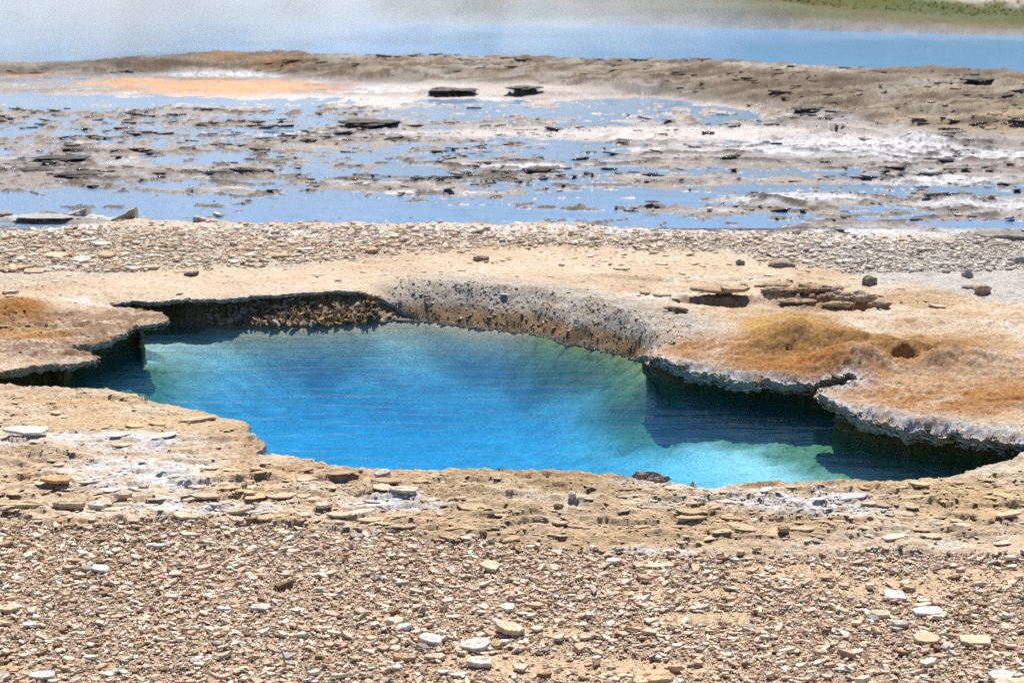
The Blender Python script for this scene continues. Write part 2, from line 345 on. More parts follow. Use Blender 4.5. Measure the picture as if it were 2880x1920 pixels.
    z = np.where(pond > 0, lerp(z, -.02 - 0.10 * pond + .05 * fbm(x * .6, y * .5, 3) + .06 * blob(p, 500, 100, 700, 9, 1), pond), z)
    # hillside beyond the pond
    z = z + bank * (.10 + np.maximum(0, y - 24) * .07 + .25 * fbm(x * .25, y * .22, 4) + .06 * fbm(x * 1.5, y * 1.5, 4, .6)) + sstep(30, 60, y) * 7.0
    # slope down to the pool water at the back
    s = grid_sample(_SDF, x, y, 9.); w = grid_sample(_SLW, x, y, 0.)
    w = w * sstep(.55, .3, s)
    if (w > 0.01).any():
        Wd = np.interp(p.U, [850, 1000, 1200, 1400, 1500], [.20, .25, .32, .26, .14])
        t = np.clip(s / Wd, 0, 1)
        prof = 1 - (1 - t) ** 1.7
        knob = ridged(x * 16, y * 16, 3) * .5 + fbm(x * 40, y * 40, 3, .6)
        lob = np.abs(perlin(x * 7, y * 5)) * 1.2
        zs = (ZW - .03) + (z - (ZW - .03)) * prof + (.006 * knob + .022 * lob) * sstep(1.15, .75, s / Wd) * sstep(-.02, .04, s + .02)
        z = lerp(z, zs, w)
    # rim of the overhanging crust: slightly raised and lumpy toward its edge
    rim = np.exp(-np.maximum(s, 0) / .05) * (1 - w) * (s > -.1)
    rr = np.maximum.reduce([blob(p, 2130, 970, 330, 45, .6, .1), blob(p, 1700, 850, 220, 30, .6, .1), blob(p, 1530, 1100, 130, 18, .6, .1)])
    lump_ = fbm(x * 14 + 3, y * 14, 3, .6)
    z = z + rim * (.004 * nr + rr * (.012 * (.3 + nr) + .012 * lump_)) - rr * (1 - w) * (s > -.1) * .030 * np.exp(-(np.maximum(s, 0) / .032) ** 2)
    return z

# ------------------------------------------------------------------ colours of the ground (albedo, with shade put into the mound hollows)
def C(*c): return np.array(c, np.float32)
WHITE, CREAM, TAN, ORANGE = C(.70, .66, .61), C(.64, .51, .375), C(.52, .37, .235), C(.44, .23, .08)
BROWN, GREY, DARK, OLIVE, PALE = C(.27, .17, .09), C(.46, .43, .39), C(.10, .085, .07), C(.20, .20, .07), C(.66, .58, .50)
def mixc(c, col, m): return c + (col - c) * m[..., None]
def ground_colour(x, y, z):
    p = Pt(x, y)
    n1 = fbm(x * 2.2 + 9, y * 3.2, 5, .6); n2 = fbm(x * 9, y * 13 + 5, 4, .6); n3 = fbm(x * 40, y * 50, 3, .6); n4 = fbm(x * .8 + 4, y * 1.1, 3)
    c = np.empty(x.shape + (3,), np.float32); c[:] = CREAM
    c = mixc(c, TAN, sstep(-.15, .4, n1 + .5 * n2))
    c = mixc(c, WHITE, sstep(.05, .30, -n1 + .55 * n2 - .1) * .75)
    g = gravel_mask(p)
    # near bank: browner toward the pool centre, whiter at left
    ol = np.maximum(blob(p, 1280, 1125, 480, 60, 1.0), blob(p, 1900, 1180, 300, 40, 1) * .6)
    c = mixc(c, C(.42, .31, .19), ol * sstep(-.6, .1, n2 + n1) * .9)
    c = mixc(c, C(.48, .345, .21), blob(p, 1500, 1220, 800, 44, 1) * .7)
    c = mixc(c, C(.50, .37, .20), blob(p, 2150, 1140, 300, 50, 1) * .6)
    c = mixc(c, C(.22, .14, .08), sstep(.15, .45, n2 * .7 + n3 * .7) * .55)
    for b in [(520, 1165, 130, 14), (330, 1080, 160, 40), (1540, 1108, 140, 12), (1880, 1160, 180, 30), (900, 1150, 120, 16), (1500, 1260, 120, 10), (200, 1010, 200, 20)]:
        c = mixc(c, C(.66, .65, .66), blob(p, *b, .9) * sstep(-.35, .15, n2 + .6 * n3) * .9)
    for b in [(560, 1130, 110, 14), (300, 970, 220, 22), (600, 1090, 150, 16), (250, 920, 260, 18)]:
        c = mixc(c, C(.60, .43, .25), blob(p, *b, .9) * .6)
    # rims
    s = grid_sample(_SDF, x, y, 9.); w = grid_sample(_SLW, x, y, 0.)
    nearrim = np.exp(-np.maximum(s, 0) / .09)
    c = mixc(c, C(.40, .28, .16), nearrim * (p.V > 885) * sstep(-.4, .3, n2) * .7)
    c = mixc(c, C(.33, .19, .09), np.maximum.reduce([blob(p, 590, 1010, 45, 40, .8), blob(p, 730, 1085, 120, 16, .9)]) * sstep(-.4, .2, n3 + n2) * .6)
    # left ledges: rusty speckled brown
    lf = np.maximum(blob(p, 150, 770, 260, 55, .6, .15), blob(p, 300, 728, 110, 18, .6, .1))
    c = mixc(c, C(.235, .135, .08), lf * sstep(-.55, .15, n2 + n3 * .8) * .9)
    c = mixc(c, C(.52, .42, .33), lf * sstep(.10, .4, n1 - .1 * n3) * .5)
    c = mixc(c, C(.33, .17, .06), blob(p, 20, 715, 100, 28, .6))
    c = mixc(c, C(.50, .28, .10), blob(p, 50, 765, 110, 14, .8) * .6)
    # sandy plain behind the pool
    c = mixc(c, C(.66, .52, .38), np.maximum(blob(p, 650, 645, 600, 32, 1), blob(p, 1350, 610, 420, 30, 1)) * .75)
    c = mixc(c, WHITE, blob(p, 1150, 675, 300, 14, 1) * sstep(-.2, .3, n2) * .5)
    # right bank
    rb = np.maximum.reduce([blob(p, 1900, 830, 420, 60, .9), blob(p, 2150, 900, 330, 60, .9), blob(p, 1650, 800, 160, 30, .8)])
    c = mixc(c, C(.38, .19, .075), rb * sstep(-.7, .15, n1 + n2 * .7 + n3 * .6))
    c = mixc(c, C(.52, .37, .24), blob(p, 2250, 860, 220, 30, .8) * .4)
    mound = np.maximum.reduce([blob(p, 1820, 765, 130, 50, .5, .12), blob(p, 2000, 800, 300, 34, .5, .12)])
    c = mixc(c, C(.36, .205, .075), mound * sstep(-.9, .1, n3 + n2) * .95)
    c = mixc(c, C(.55, .32, .10), blob(p, 1790, 750, 90, 30, .9) * .7)
    c = mixc(c, C(.24, .13, .06), np.maximum(blob(p, 2080, 810, 60, 14, .8), blob(p, 1885, 764, 50, 12, .8)) * .7)  # shade of the mound hollows painted as darker brown
    c = mixc(c, C(.42, .16, .04), np.maximum(blob(p, 1930, 840, 140, 8, .9), blob(p, 1560, 800, 60, 14, .9)) * .5)
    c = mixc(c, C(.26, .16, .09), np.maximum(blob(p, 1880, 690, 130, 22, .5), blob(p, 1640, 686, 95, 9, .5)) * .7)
    # white and grey crusted edge of the overhanging lips
    lip = np.exp(-(np.maximum(s, 0) / np.interp(p.U, [1500, 1560, 1900, 2000, 2352], [.02, .05, .03, .07, .08])) ** 2) * (p.U > 1500) * (p.V > 815) * (p.V < 1050) * (1 - w)
    c = mixc(c, C(.54, .54, .56), np.clip(lip * 1.2, 0, 1) * sstep(-.25, .15, n2 + .8 * n3 + .12) * .9)
    c = mixc(c, C(.55, .50, .44), np.exp(-np.maximum(s, 0) / .02) * (p.V < 712) * (p.U < 1500) * (1 - w) * .8)
    # wet slope at the back: grey top, brown foot
    sl = w * sstep(.5, .3, s)
    c = mixc(c, C(.50, .48, .45), sl * .8)
    c = mixc(c, C(.33, .25, .16), sl * sstep(-.3, .4, n2 + n3) * .7)
    c = mixc(c, C(.30, .16, .05), sl * sstep(-.055, -.10, z + .02 * n3) * .9)
    # rear gravel ground
    rg = rear_gravel_mask(p)
    c = mixc(c, C(.56, .47, .37), rg * .8)
    c = mixc(c, C(.50, .48, .46), rg * sstep(1500, 2200, p.U) * .7)
    # crust in front of the flats: salt white
    wf = sstep(500, 530, p.V) * sstep(560, 530, p.V)
    c = mixc(c, C(.74, .72, .70), wf * sstep(-.2, .3, n2 + n1) * .9)
    # gravel bed
    c = mixc(c, C(.46, .34, .23), g * .85)
    c = mixc(c, C(.66, .48, .31), g * bare_mask(p) * .9)
    wet = np.zeros(x.shape, np.float32)
    # flats
    fl = flats_mask(p); hgt = (z - ZF)
    cf = np.empty_like(c); cf[:] = C(.34, .315, .30)
    cf = mixc(cf, C(.25, .17, .11), sstep(-.1, .35, n2 + .5 * n3) * .75)
    cf = mixc(cf, C(.45, .45, .46), sstep(0, .4, n1) * .6)
    cf = mixc(cf, C(.16, .125, .10), sstep(.08, .32, fbm(x * .7, y * 3.6 + 9, 4, .62)) * .7)
    sh = sstep(.012, -.002, hgt + .004 * n3)                       # wet shore
    cf = mixc(cf, C(.22, .15, .10), sh * .6)
    salt = sstep(.18, .5, n1 * .8 + n2 * .6 + .02) * sstep(-.004, .006, hgt)
    whites = np.zeros(x.shape)
    for b in [(1900, 330, 300, 24), (2200, 352, 250, 14), (1840, 448, 180, 12), (2150, 408, 150, 9), (1500, 528, 800, 12), (1850, 540, 600, 10), (120, 488, 120, 10), (900, 204, 110, 8), (560, 166, 160, 8), (600, 424, 100, 4), (1200, 372, 200, 6), (1480, 338, 70, 4), (1230, 264, 110, 4), (700, 300, 300, 5), (2300, 460, 200, 12), (1350, 500, 200, 6), (850, 434, 260, 3)]:
        whites = np.maximum(whites, blob(p, *b, .7, .3) * (1 if b[0] != 600 else .8))
    cf = mixc(cf, C(.64, .645, .67), np.clip(salt * .55 + whites * sstep(-.5, .1, n2 + n3 * .5), 0, 1))
    cf = mixc(cf, C(.085, .066, .052), crest_lines(p) * sstep(-.5, .2, n2 + .5) * .85)
    bed = sstep(.001, -.006, hgt)
    cf = mixc(cf, C(.22, .24, .28), bed * .75 * sstep(300, 420, p.V))
    cf = mixc(cf, C(.46, .42, .40), bed * .8 * sstep(420, 300, p.V))
    cf = mixc(cf, C(.52, .40, .30), blob(p, 1350, 250, 450, 22, .8) * .6)
    cf = mixc(cf, C(.66, .60, .56), np.maximum(blob(p, 1500, 300, 500, 14, .9), blob(p, 500, 225, 700, 14, .9)) * .7)
    orr = np.maximum.reduce([blob(p, 520, 198, 230, 17, .8, .4), blob(p, 330, 188, 140, 9, .8, .4), blob(p, 60, 164, 120, 6, .8, .4)])
    cf = mixc(cf, C(.72, .31, .09), orr * sstep(-.35, .45, n1 + n2 + .25) * .95)
    cf = mixc(cf, C(.60, .53, .48), blob(p, 1150, 200, 320, 12, .8) * .7)
    c = c + (cf - c) * fl[..., None]
    wet = fl * np.clip(sstep(.02, .0, hgt + .008 * n3) + .35 - whites, 0, 1)
    wet = np.maximum(wet, .6 * sl * sstep(-.06, -.11, z))
    wet = np.maximum(wet, orr * .8)
    # far rise
    rh, up, back, yc = ridge_h(p); r = sstep(.05, .3, up) * back
    cr = np.empty_like(c); cr[:] = C(.47, .40, .31)
    cr = mixc(cr, C(.58, .54, .48), sstep(-.1, .35, n4 + .4 * n1))
    cr = mixc(cr, C(.22, .16, .11), sstep(-.05, .3, n1 + .6 * n2 - n4 * .4) * .85)
    cr = mixc(cr, C(.27, .21, .16), np.maximum(blob(p, 1750, 235, 330, 26, .9), blob(p, 2200, 215, 260, 12, .9)) * .7)
    cr = mixc(cr, C(.45, .26, .12), np.maximum(blob(p, 500, 135, 70, 16, .8), blob(p, 640, 152, 70, 12, .8)) * .75)
    cr = mixc(cr, C(.30, .20, .13), blob(p, 300, 155, 160, 8, .8) * .6)
    cr = mixc(cr, C(.56, .44, .30), blob(p, 2250, 300, 330, 26, .8) * .7); sk = fbm(x * .22 + 3, y * 2.6, 4, .6); cr = mixc(cr, C(.17, .125, .09), np.exp(-((sk - .05) / .05) ** 2) * .75 + np.exp(-((sk + .2) / .04) ** 2) * .55); cr = cr * .76
    c = c + (cr - c) * r[..., None]
    # pond bed and shores
    bk = bank_mask(p); pd = sstep(.6, 2.0, y - yc) * (1 - bk)
    c = mixc(c, C(.34, .42, .52), pd * (1 - back))
    # hillside
    hl = bk
    ch = np.empty_like(c); ch[:] = C(.115, .105, .03)
    m1 = fbm(x * .35, y * .5, 4, .6); m2 = fbm(x * 1.6, y * 1.1 + 4, 4, .6)
    ch = mixc(ch, C(.09, .12, .03), sstep(-.1, .3, m1 + .5 * m2))
    ch = mixc(ch, C(.26, .15, .05), sstep(.0, .4, -m1 + .6 * m2) * .7)
    bv = curve(p, [-1500, 600, 1400, 2352, 3500], [46, 47, 51, 77, 105]); ch = mixc(ch, C(.20, .18, .14), sstep(-26, -6, p.V - bv + 14 * m1) * .55)
    band = np.exp(-((p.V - np.interp(p.U, [-500, 600, 900, 1500, 2000, 2352, 3000], [-14, -2, 22, 3, 22, 42, 60])) / 4.5) ** 2)
    ch = mixc(ch, C(.62, .58, .52), band * sstep(-.2, .2, m2 + .15) * .85)
    c = c + (ch - c) * hl[..., None]
    c = mixc(c, C(.40, .38, .35), np.exp(-((p.V - bv) / 2.0) ** 2) * .5)
    wet = wet * (1 - r) * (1 - hl) * (1 - pd)
    c = c * (1 + .26 * n3 + .16 * n2)[..., None]
    return np.clip(c, .01, .72), np.clip(wet, 0, 1)

# ------------------------------------------------------------------ mesh helpers
def new_mesh(name, verts, faces=None, quads=None, smooth=False, colour=None, wet=None, sizes=None, loops=None):
    me = bpy.data.meshes.new(name)
    verts = np.asarray(verts, np.float32)
    me.vertices.add(len(verts)); me.vertices.foreach_set('co', verts.ravel())
    if quads is not None:
        loops = np.asarray(quads, np.int32).ravel(); sizes = np.full(len(quads), quads.shape[1], np.int32)
    elif faces is not None:
        sizes = np.array([len(f) for f in faces], np.int32); loops = np.array([i for f in faces for i in f], np.int32)
    starts = np.concatenate([[0], np.cumsum(sizes)[:-1]]).astype(np.int32)
    me.loops.add(len(loops)); me.loops.foreach_set('vertex_index', loops)
    me.polygons.add(len(sizes)); me.polygons.foreach_set('loop_start', starts)
    try: me.polygons.foreach_set('loop_total', sizes)
    except Exception: pass
    me.polygons.foreach_set('use_smooth', np.full(len(sizes), smooth))
    me.update(calc_edges=True)
    if colour is not None:
        a = me.attributes.new('tint', 'FLOAT_COLOR', 'POINT')
        a.data.foreach_set('color', np.concatenate([colour, np.ones((len(colour), 1))], 1).astype(np.float32).ravel())
    if wet is not None:
        a = me.attributes.new('wet', 'FLOAT', 'POINT'); a.data.foreach_set('value', wet.astype(np.float32).ravel())
    return me
def link(name, me, mat, label=None, cat=None, group=None, kind=None, parent=None, loc=None):
    o = bpy.data.objects.new(name, me); scene.collection.objects.link(o)
    if mat and not me.materials: me.materials.append(mat)
    if label: o['label'] = label
    if cat: o['category'] = cat
    if group: o['group'] = group
    if kind: o['kind'] = kind
    elif label: o['kind'] = 'thing'
    if parent: o.parent = parent
    if loc is not None: o.location = loc
    return o

# ------------------------------------------------------------------ materials
def mat_new(name):
    m = bpy.data.materials.new(name); m.use_nodes = True; m.node_tree.nodes.clear()
    return m, m.node_tree
def nd(t, typ, **kw):
    n = t.nodes.new(typ)
    for k, v in kw.items(): setattr(n, k, v)
    return n
def rock_material(name, scale=1.0, bump=0.5, use_wet=False, bump_dist=0.003):
    m, t = mat_new(name); L = t.links.new
    out = nd(t, 'ShaderNodeOutputMaterial'); b = nd(t, 'ShaderNodeBsdfPrincipled')
    at_ = nd(t, 'ShaderNodeAttribute', attribute_name='tint')
    geo = nd(t, 'ShaderNodeNewGeometry')
    n1 = nd(t, 'ShaderNodeTexNoise'); n1.inputs['Scale'].default_value = 90 * scale; n1.inputs['Detail'].default_value = 5; n1.inputs['Roughness'].default_value = .65
    n2 = nd(t, 'ShaderNodeTexNoise'); n2.inputs['Scale'].default_value = 420 * scale; n2.inputs['Detail'].default_value = 3
    L(geo.outputs['Position'], n1.inputs['Vector']); L(geo.outputs['Position'], n2.inputs['Vector'])
    r = nd(t, 'ShaderNodeMapRange'); r.inputs[1].default_value = .3; r.inputs[2].default_value = .7; r.inputs[3].default_value = .66; r.inputs[4].default_value = 1.26
    L(n1.outputs[0], r.inputs[0])
    mul = nd(t, 'ShaderNodeVectorMath', operation='SCALE'); L(at_.outputs['Color'], mul.inputs[0]); L(r.outputs[0], mul.inputs['Scale'])
    L(mul.outputs[0], b.inputs['Base Color'])
    add = nd(t, 'ShaderNodeMath', operation='ADD'); L(n1.outputs[0], add.inputs[0]); L(n2.outputs[0], add.inputs[1])
    bp = nd(t, 'ShaderNodeBump'); bp.inputs['Strength'].default_value = bump; bp.inputs['Distance'].default_value = bump_dist
    L(add.outputs[0], bp.inputs['Height']); L(bp.outputs[0], b.inputs['Normal'])
    b.inputs['Roughness'].default_value = .85; b.inputs['Specular IOR Level'].default_value = .03
    if use_wet:
        aw = nd(t, 'ShaderNodeAttribute', attribute_name='wet')
        rr = nd(t, 'ShaderNodeMapRange'); rr.inputs[3].default_value = .88; rr.inputs[4].default_value = .42; L(aw.outputs['Fac'], rr.inputs[0])
        L(rr.outputs[0], b.inputs['Roughness'])
        rs = nd(t, 'ShaderNodeMapRange'); rs.inputs[3].default_value = .02; rs.inputs[4].default_value = .28; L(aw.outputs['Fac'], rs.inputs[0])
        L(rs.outputs[0], b.inputs['Specular IOR Level'])
    L(b.outputs[0], out.inputs[0])
    return m
M_GROUND = rock_material('sinter_crust', .8, .9, True, .006)
M_CHIP = rock_material('stone_chip', 1.6, .5, False, .0015)
M_ROCK = rock_material('dark_rock', 1.0, .8, True, .004)
M_WETFLAKE = rock_material('wet_crust', .35, 1.0, False, .03)
for n_ in M_WETFLAKE.node_tree.nodes:
    if n_.type == 'BSDF_PRINCIPLED': n_.inputs['Roughness'].default_value = .16; n_.inputs['Specular IOR Level'].default_value = .7
M_WALL = rock_material('basin_wall', 1.2, .9, True, .006)

def water_material(name, vol=None, rough=.02, bump=.25, sx=3.0, sy=13.0, dist=.004, tint=(1, 1, 1), ior=1.33, sky_veil=None, sky_veil_fac=0.0):
    m, t = mat_new(name); L = t.links.new
    out = nd(t, 'ShaderNodeOutputMaterial')
    geo = nd(t, 'ShaderNodeNewGeometry'); mp = nd(t, 'ShaderNodeMapping'); mp.inputs['Scale'].default_value = (sx, sy, 1); mp.inputs['Rotation'].default_value = (0, 0, R(-3))
    L(geo.outputs['Position'], mp.inputs[0])
    n1 = nd(t, 'ShaderNodeTexNoise'); n1.inputs['Scale'].default_value = 1.0; n1.inputs['Detail'].default_value = 2.2; n1.inputs['Roughness'].default_value = .42; n1.inputs['Distortion'].default_value = .25
    L(mp.outputs[0], n1.inputs['Vector'])
    bp = nd(t, 'ShaderNodeBump'); bp.inputs['Strength'].default_value = bump; bp.inputs['Distance'].default_value = dist; L(n1.outputs[0], bp.inputs['Height'])
    fr = nd(t, 'ShaderNodeFresnel'); L(bp.outputs[0], fr.inputs['Normal'])
    im = nd(t, 'ShaderNodeMapRange'); im.inputs[3].default_value = ior; im.inputs[4].default_value = 1 / ior; L(geo.outputs['Backfacing'], im.inputs[0]); L(im.outputs[0], fr.inputs[0])
    gl = nd(t, 'ShaderNodeBsdfGlossy'); gl.inputs['Roughness'].default_value = rough; L(bp.outputs[0], gl.inputs['Normal'])
    tr = nd(t, 'ShaderNodeBsdfTransparent'); tr.inputs[0].default_value = (*tint, 1)
    under = tr.outputs[0]
    if sky_veil:
        df = nd(t, 'ShaderNodeBsdfDiffuse'); df.inputs[0].default_value = (*sky_veil, 1)  # blue diffuse put into the water colour, standing in for reflected sky
        mv = nd(t, 'ShaderNodeMixShader'); mv.inputs[0].default_value = sky_veil_fac; L(tr.outputs[0], mv.inputs[1]); L(df.outputs[0], mv.inputs[2]); under = mv.outputs[0]
    mx = nd(t, 'ShaderNodeMixShader'); L(fr.outputs[0], mx.inputs[0]); L(under, mx.inputs[1]); L(gl.outputs[0], mx.inputs[2])
    L(mx.outputs[0], out.inputs[0])
    if vol:
        va = nd(t, 'ShaderNodeVolumeAbsorption'); va.inputs[0].default_value = (*vol[0], 1); va.inputs[1].default_value = vol[1]
        sc_ = nd(t, 'ShaderNodeVolumeScatter'); sc_.inputs[0].default_value = (.13, .56, 1.0, 1); sc_.inputs[1].default_value = .34; sc_.inputs[2].default_value = 0
        ad = nd(t, 'ShaderNodeAddShader'); L(va.outputs[0], ad.inputs[0]); L(sc_.outputs[0], ad.inputs[1]); L(ad.outputs[0], out.inputs['Volume'])
    return m
M_POOL = water_material('pool_water', ((.0, .725, .955), 2.7), .05, 1.0, 3.2, 15.0, .010)
M_SHALLOW = water_material('shallow_water', None, .05, .35, 2.0, 6.0, .006, (.85, .9, .95), 1.30, (.30, .50, .78), .50)
M_POND = water_material('pond_water', None, .08, .3, 1.0, 3.0, .01, (.7, .8, .9), 1.25, (.16, .43, .78), .8)

# ------------------------------------------------------------------ ground sheet with the opening of the pool
def build_ground():
    s_in = np.linspace(-.385, .385, 1330)
    s_out = .385 * np.exp(np.linspace(0, 1.6, 60))[1:]
    s = np.concatenate([-s_out[::-1], s_in, s_out])
    V = np.arange(1640, 8, -2.0)
    _, yin = at(0, V); yin = yin[yin < 28]
    # finer rows where they grow far apart
    rows = [yin[0]]
    for v in yin[1:]:
        gap = v - rows[-1]; k = 1
        rows.append(v)
    yin = np.array(rows)
    ynear = np.linspace(.6, yin[0], 50)[:-1]
    yfar = yin[-1] * np.exp(np.linspace(0, 2.1, 170))[1:]
    y = np.concatenate([ynear, yin, yfar])
    S, Y = np.meshgrid(s, y); X = S * Y
    # wide in front too
    X = np.where(Y < 3, S * (3 * .5 + Y * .5), X) if False else X
    x = X.ravel(); yy = Y.ravel()
    sd_ = grid_sample(_SDF, x, yy, 9.)
    nr, nc = X.shape
    # snap near-edge vertices onto the outline
    cell = np.maximum(.006, .0022 * yy)
    band = np.abs(sd_) < .06
    idx = np.nonzero(band)[0]
    D, I = nearest(x[idx], yy[idx])
    ins = pip_local(x[idx], yy[idx])
    sd2 = sd_.copy(); sd2[idx] = np.where(ins, -D, D)
    inside = sd2 < 0
    G = inside.reshape(nr, nc)
    # faces that keep at least one outside vertex
    q = np.arange(nr * nc).reshape(nr, nc)
    quads = np.stack([q[:-1, :-1], q[:-1, 1:], q[1:, 1:], q[1:, :-1]], -1).reshape(-1, 4)
    inq = inside[quads]; keep = ~inq.all(1)
    quads = quads[keep]
    used_in = np.zeros(nr * nc, bool); used_in[quads[inside[quads].any(1)].ravel()] = True
    sn = used_in & inside
    k = np.nonzero(sn)[0]; D, I = nearest(x[k], yy[k]); x[k] = OX[I]; yy[k] = OY[I]
    z = height(x, yy)
    used = np.zeros(nr * nc, bool); used[quads.ravel()] = True
    remap = np.cumsum(used) - 1
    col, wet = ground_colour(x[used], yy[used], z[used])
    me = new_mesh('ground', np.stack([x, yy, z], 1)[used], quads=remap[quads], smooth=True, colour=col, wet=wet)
    link('ground', me, M_GROUND, kind='structure', label='pale flaky mineral crust with tan sand around the blue pool', cat='ground')
def pip_local(x, y):
    # winding side of the nearest outline segment, exact near the edge
    out = np.zeros(x.shape, bool)
    D, I = nearest(x, y)
    res = None
    for off in (-1, 0):
        a = (I + off) % N_OUT; b = (a + 1) % N_OUT
        ex, ey = OX[b] - OX[a], OY[b] - OY[a]; L2 = ex * ex + ey * ey + 1e-12
        t = np.clip(((x - OX[a]) * ex + (y - OY[a]) * ey) / L2, 0, 1)
        dx, dy = x - OX[a] - t * ex, y - OY[a] - t * ey; d = dx * dx + dy * dy
        side = ex * (y - OY[a]) - ey * (x - OX[a])
        if res is None: res, best = side, d
        else: res = np.where(d < best, side, res)
    return (res > 0) == (AREA > 0)
AREA = 0.5 * np.sum(OX * np.roll(OY, -1) - np.roll(OX, -1) * OY)
build_ground()

# ------------------------------------------------------------------ basin: underside of the lip, walls, bed
def build_basin():
    ztop = height(OX.copy(), OY.copy())
    arc = np.concatenate([[0], np.cumsum(np.hypot(np.diff(OX), np.diff(OY)))])
    rings = []
    lip = OLIP * (1 + .35 * fbm(arc * 14, arc * 0 + 2, 3)); lip = lip * np.where((OX > .3) & (OY > 4.9), 1.35, 1.0) * (1 + .25 * fbm(arc * 5, arc * 0 + 8, 3)); z1 = ztop - lip
    prof = [(0, ztop - .0005, 0), (-.004, ztop - lip * .45, .3), (.004, z1, .5), (OREC * .5, z1 - .006, .8), (OREC, z1 - .012, 1)]
    zz = np.linspace(0, 1, 12)[1:]
    for q in zz: prof.append((lerp(OREC, OWAT, q), lerp(z1 - .012, ZW - .01, q), 2))
    isb = np.clip(sstep(.0, -.02, OWAT) + OW, 0, 1)
    for q in np.linspace(0, 1, 9)[1:]: prof.append((OWAT - .05 * q, ZW - .01 - .75 * q, 3))
    cols, wets = [], []
    for off, z, tag in prof:
        z = z + 0 * OX
        n = fbm(arc * 22, z * 30 + 5, 4, .6); n2 = fbm(arc * 60, z * 60, 3, .6)
        fold = np.abs(perlin(arc * 16, z * 4 + 3))
        a = 0 if tag == 0 else (.004 if tag < 1 else .012 if tag < 2 else .026)
        o = off + a * n + (a * .6 * n2 if tag >= 1 else 0) - (.014 * fold * (tag == 2)) * np.ones(N_OUT)
        rings.append(np.stack([OX + ONX * o, OY + ONY * o, z], 1))
        c = np.empty((N_OUT, 3)); c[:] = C(.30, .22, .13)
        c = mixc(c, C(.36, .26, .16), sstep(0, .4, n + n2 * .5) * .8)
        back = sstep(-.01, -.06, OWAT)
        c = mixc(c, C(.33, .22, .12), back * sstep(-.4, .2, n2))
        if tag < 1: c = mixc(c, C(.62, .56, .47), np.full(N_OUT, .8))
        right = (OX > 0.5) & (OY < 6.5)
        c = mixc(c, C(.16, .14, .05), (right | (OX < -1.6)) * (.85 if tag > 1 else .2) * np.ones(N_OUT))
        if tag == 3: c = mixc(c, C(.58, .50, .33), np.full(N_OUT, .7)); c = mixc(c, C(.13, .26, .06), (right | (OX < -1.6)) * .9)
        c = mixc(c, C(.55, .36, .12), (sstep(.02, .0, np.abs(z - ZW)) * sstep(0, .3, n2) * (tag >= 2)) * .8)
        cols.append(c); wets.append(np.full(N_OUT, 0.0 if tag < 1 else .5) + .5 * (z < ZW + .03))
    Vt = np.concatenate(rings); nr = len(rings)
    i = np.arange(N_OUT); j = (i + 1) % N_OUT
    quads = np.concatenate([np.stack([r * N_OUT + i, r * N_OUT + j, (r + 1) * N_OUT + j, (r + 1) * N_OUT + i], 1) for r in range(nr - 1)])
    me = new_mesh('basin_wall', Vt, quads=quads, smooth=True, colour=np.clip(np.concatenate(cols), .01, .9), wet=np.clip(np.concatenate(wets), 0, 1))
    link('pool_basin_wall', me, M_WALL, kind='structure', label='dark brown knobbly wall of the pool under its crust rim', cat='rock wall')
    # bed
    gx = np.arange(-3.4, 2.9, .012); gy = np.arange(3.9, 7.4, .012)
    X, Y = np.meshgrid(gx, gy); x = X.ravel(); y = Y.ravel(); s = -grid_sample(_SDF, x, y, 9.)
    p = Pt(x, y)
    n = fbm(x * 1.6, y * 1.6, 5, .55); n2 = fbm(x * 7, y * 7, 4, .6)
    bk0 = (ONY > .1)
    dall = np.full(len(x), 3.)
    for a_ in range(0, len(x), 6000): dall[a_:a_ + 6000] = np.sqrt(((x[a_:a_ + 6000, None].astype(np.float32) - OX[bk0][None, ::5].astype(np.float32)) ** 2 + (y[a_:a_ + 6000, None].astype(np.float32) - OY[bk0][None, ::5].astype(np.float32)) ** 2).min(1))
    xw = x + .12 * n + .18 * (y - 5.6)
    prof_ = np.interp(xw, [-3.4, -1.95, -1.7, -1.4, -1.1, -.8, -.2, .1, .45, .8, 1.2, 3], [.06, .08, .16, .44, .68, .74, .74, .66, .38, .16, .10, .10])
    yb = np.interp(x, [-3, -2.3, -1.7, -.9, 0, .5, 1, 1.5, 2, 2.6], [5.9, 6.2, 6.65, 6.95, 6.85, 6.5, 6.15, 5.8, 5.45, 5.0]) - .12 + .10 * n
    ib = (OWAT < -.01) | (OW > .3); dib = np.full(len(x), 3.)
    for a_ in range(0, len(x), 6000): dib[a_:a_ + 6000] = np.sqrt(((x[a_:a_ + 6000, None].astype(np.float32) - (OX + ONX * OWAT)[ib][None, ::4].astype(np.float32)) ** 2 + (y[a_:a_ + 6000, None].astype(np.float32) - (OY + ONY * OWAT)[ib][None, ::4].astype(np.float32)) ** 2).min(1))
    d = .045 + .42 * prof_ * sstep(0, 1, (yb - y) / np.interp(x, [-2, -1, .5, 1.2], [.6, .75, .75, .55])) ** .8
    cap = .006 + .42 * dib + 1.6 * dib ** 2; k_s = .03; hmix = np.clip(.5 + .5 * (cap - d) / k_s, 0, 1); d = lerp(cap, d, hmix) - k_s * hmix * (1 - hmix)
    # pale shallow shelf at the right front, and small rises in the middle
    def sh(px, py, rx, ry, amt):
        cx, cy_ = at(px, py, ZW); r = np.hypot((x - cx) / rx + .3 * p.w1, (y - cy_) / ry + .3 * p.w2); return amt * (1 - sstep(.35, 1.3, r))
    cell = np.abs(perlin(x * 9, y * 9)) + np.abs(perlin(x * 17 + 5, y * 17)) * .6
    bk = (ONY > .1) & ((OX > .25) | (OX < -1.75)) & (OY < 6.55)
    db = np.full(len(x), 9.); near_ = np.nonzero((s > -.4) & (s < .9))[0]
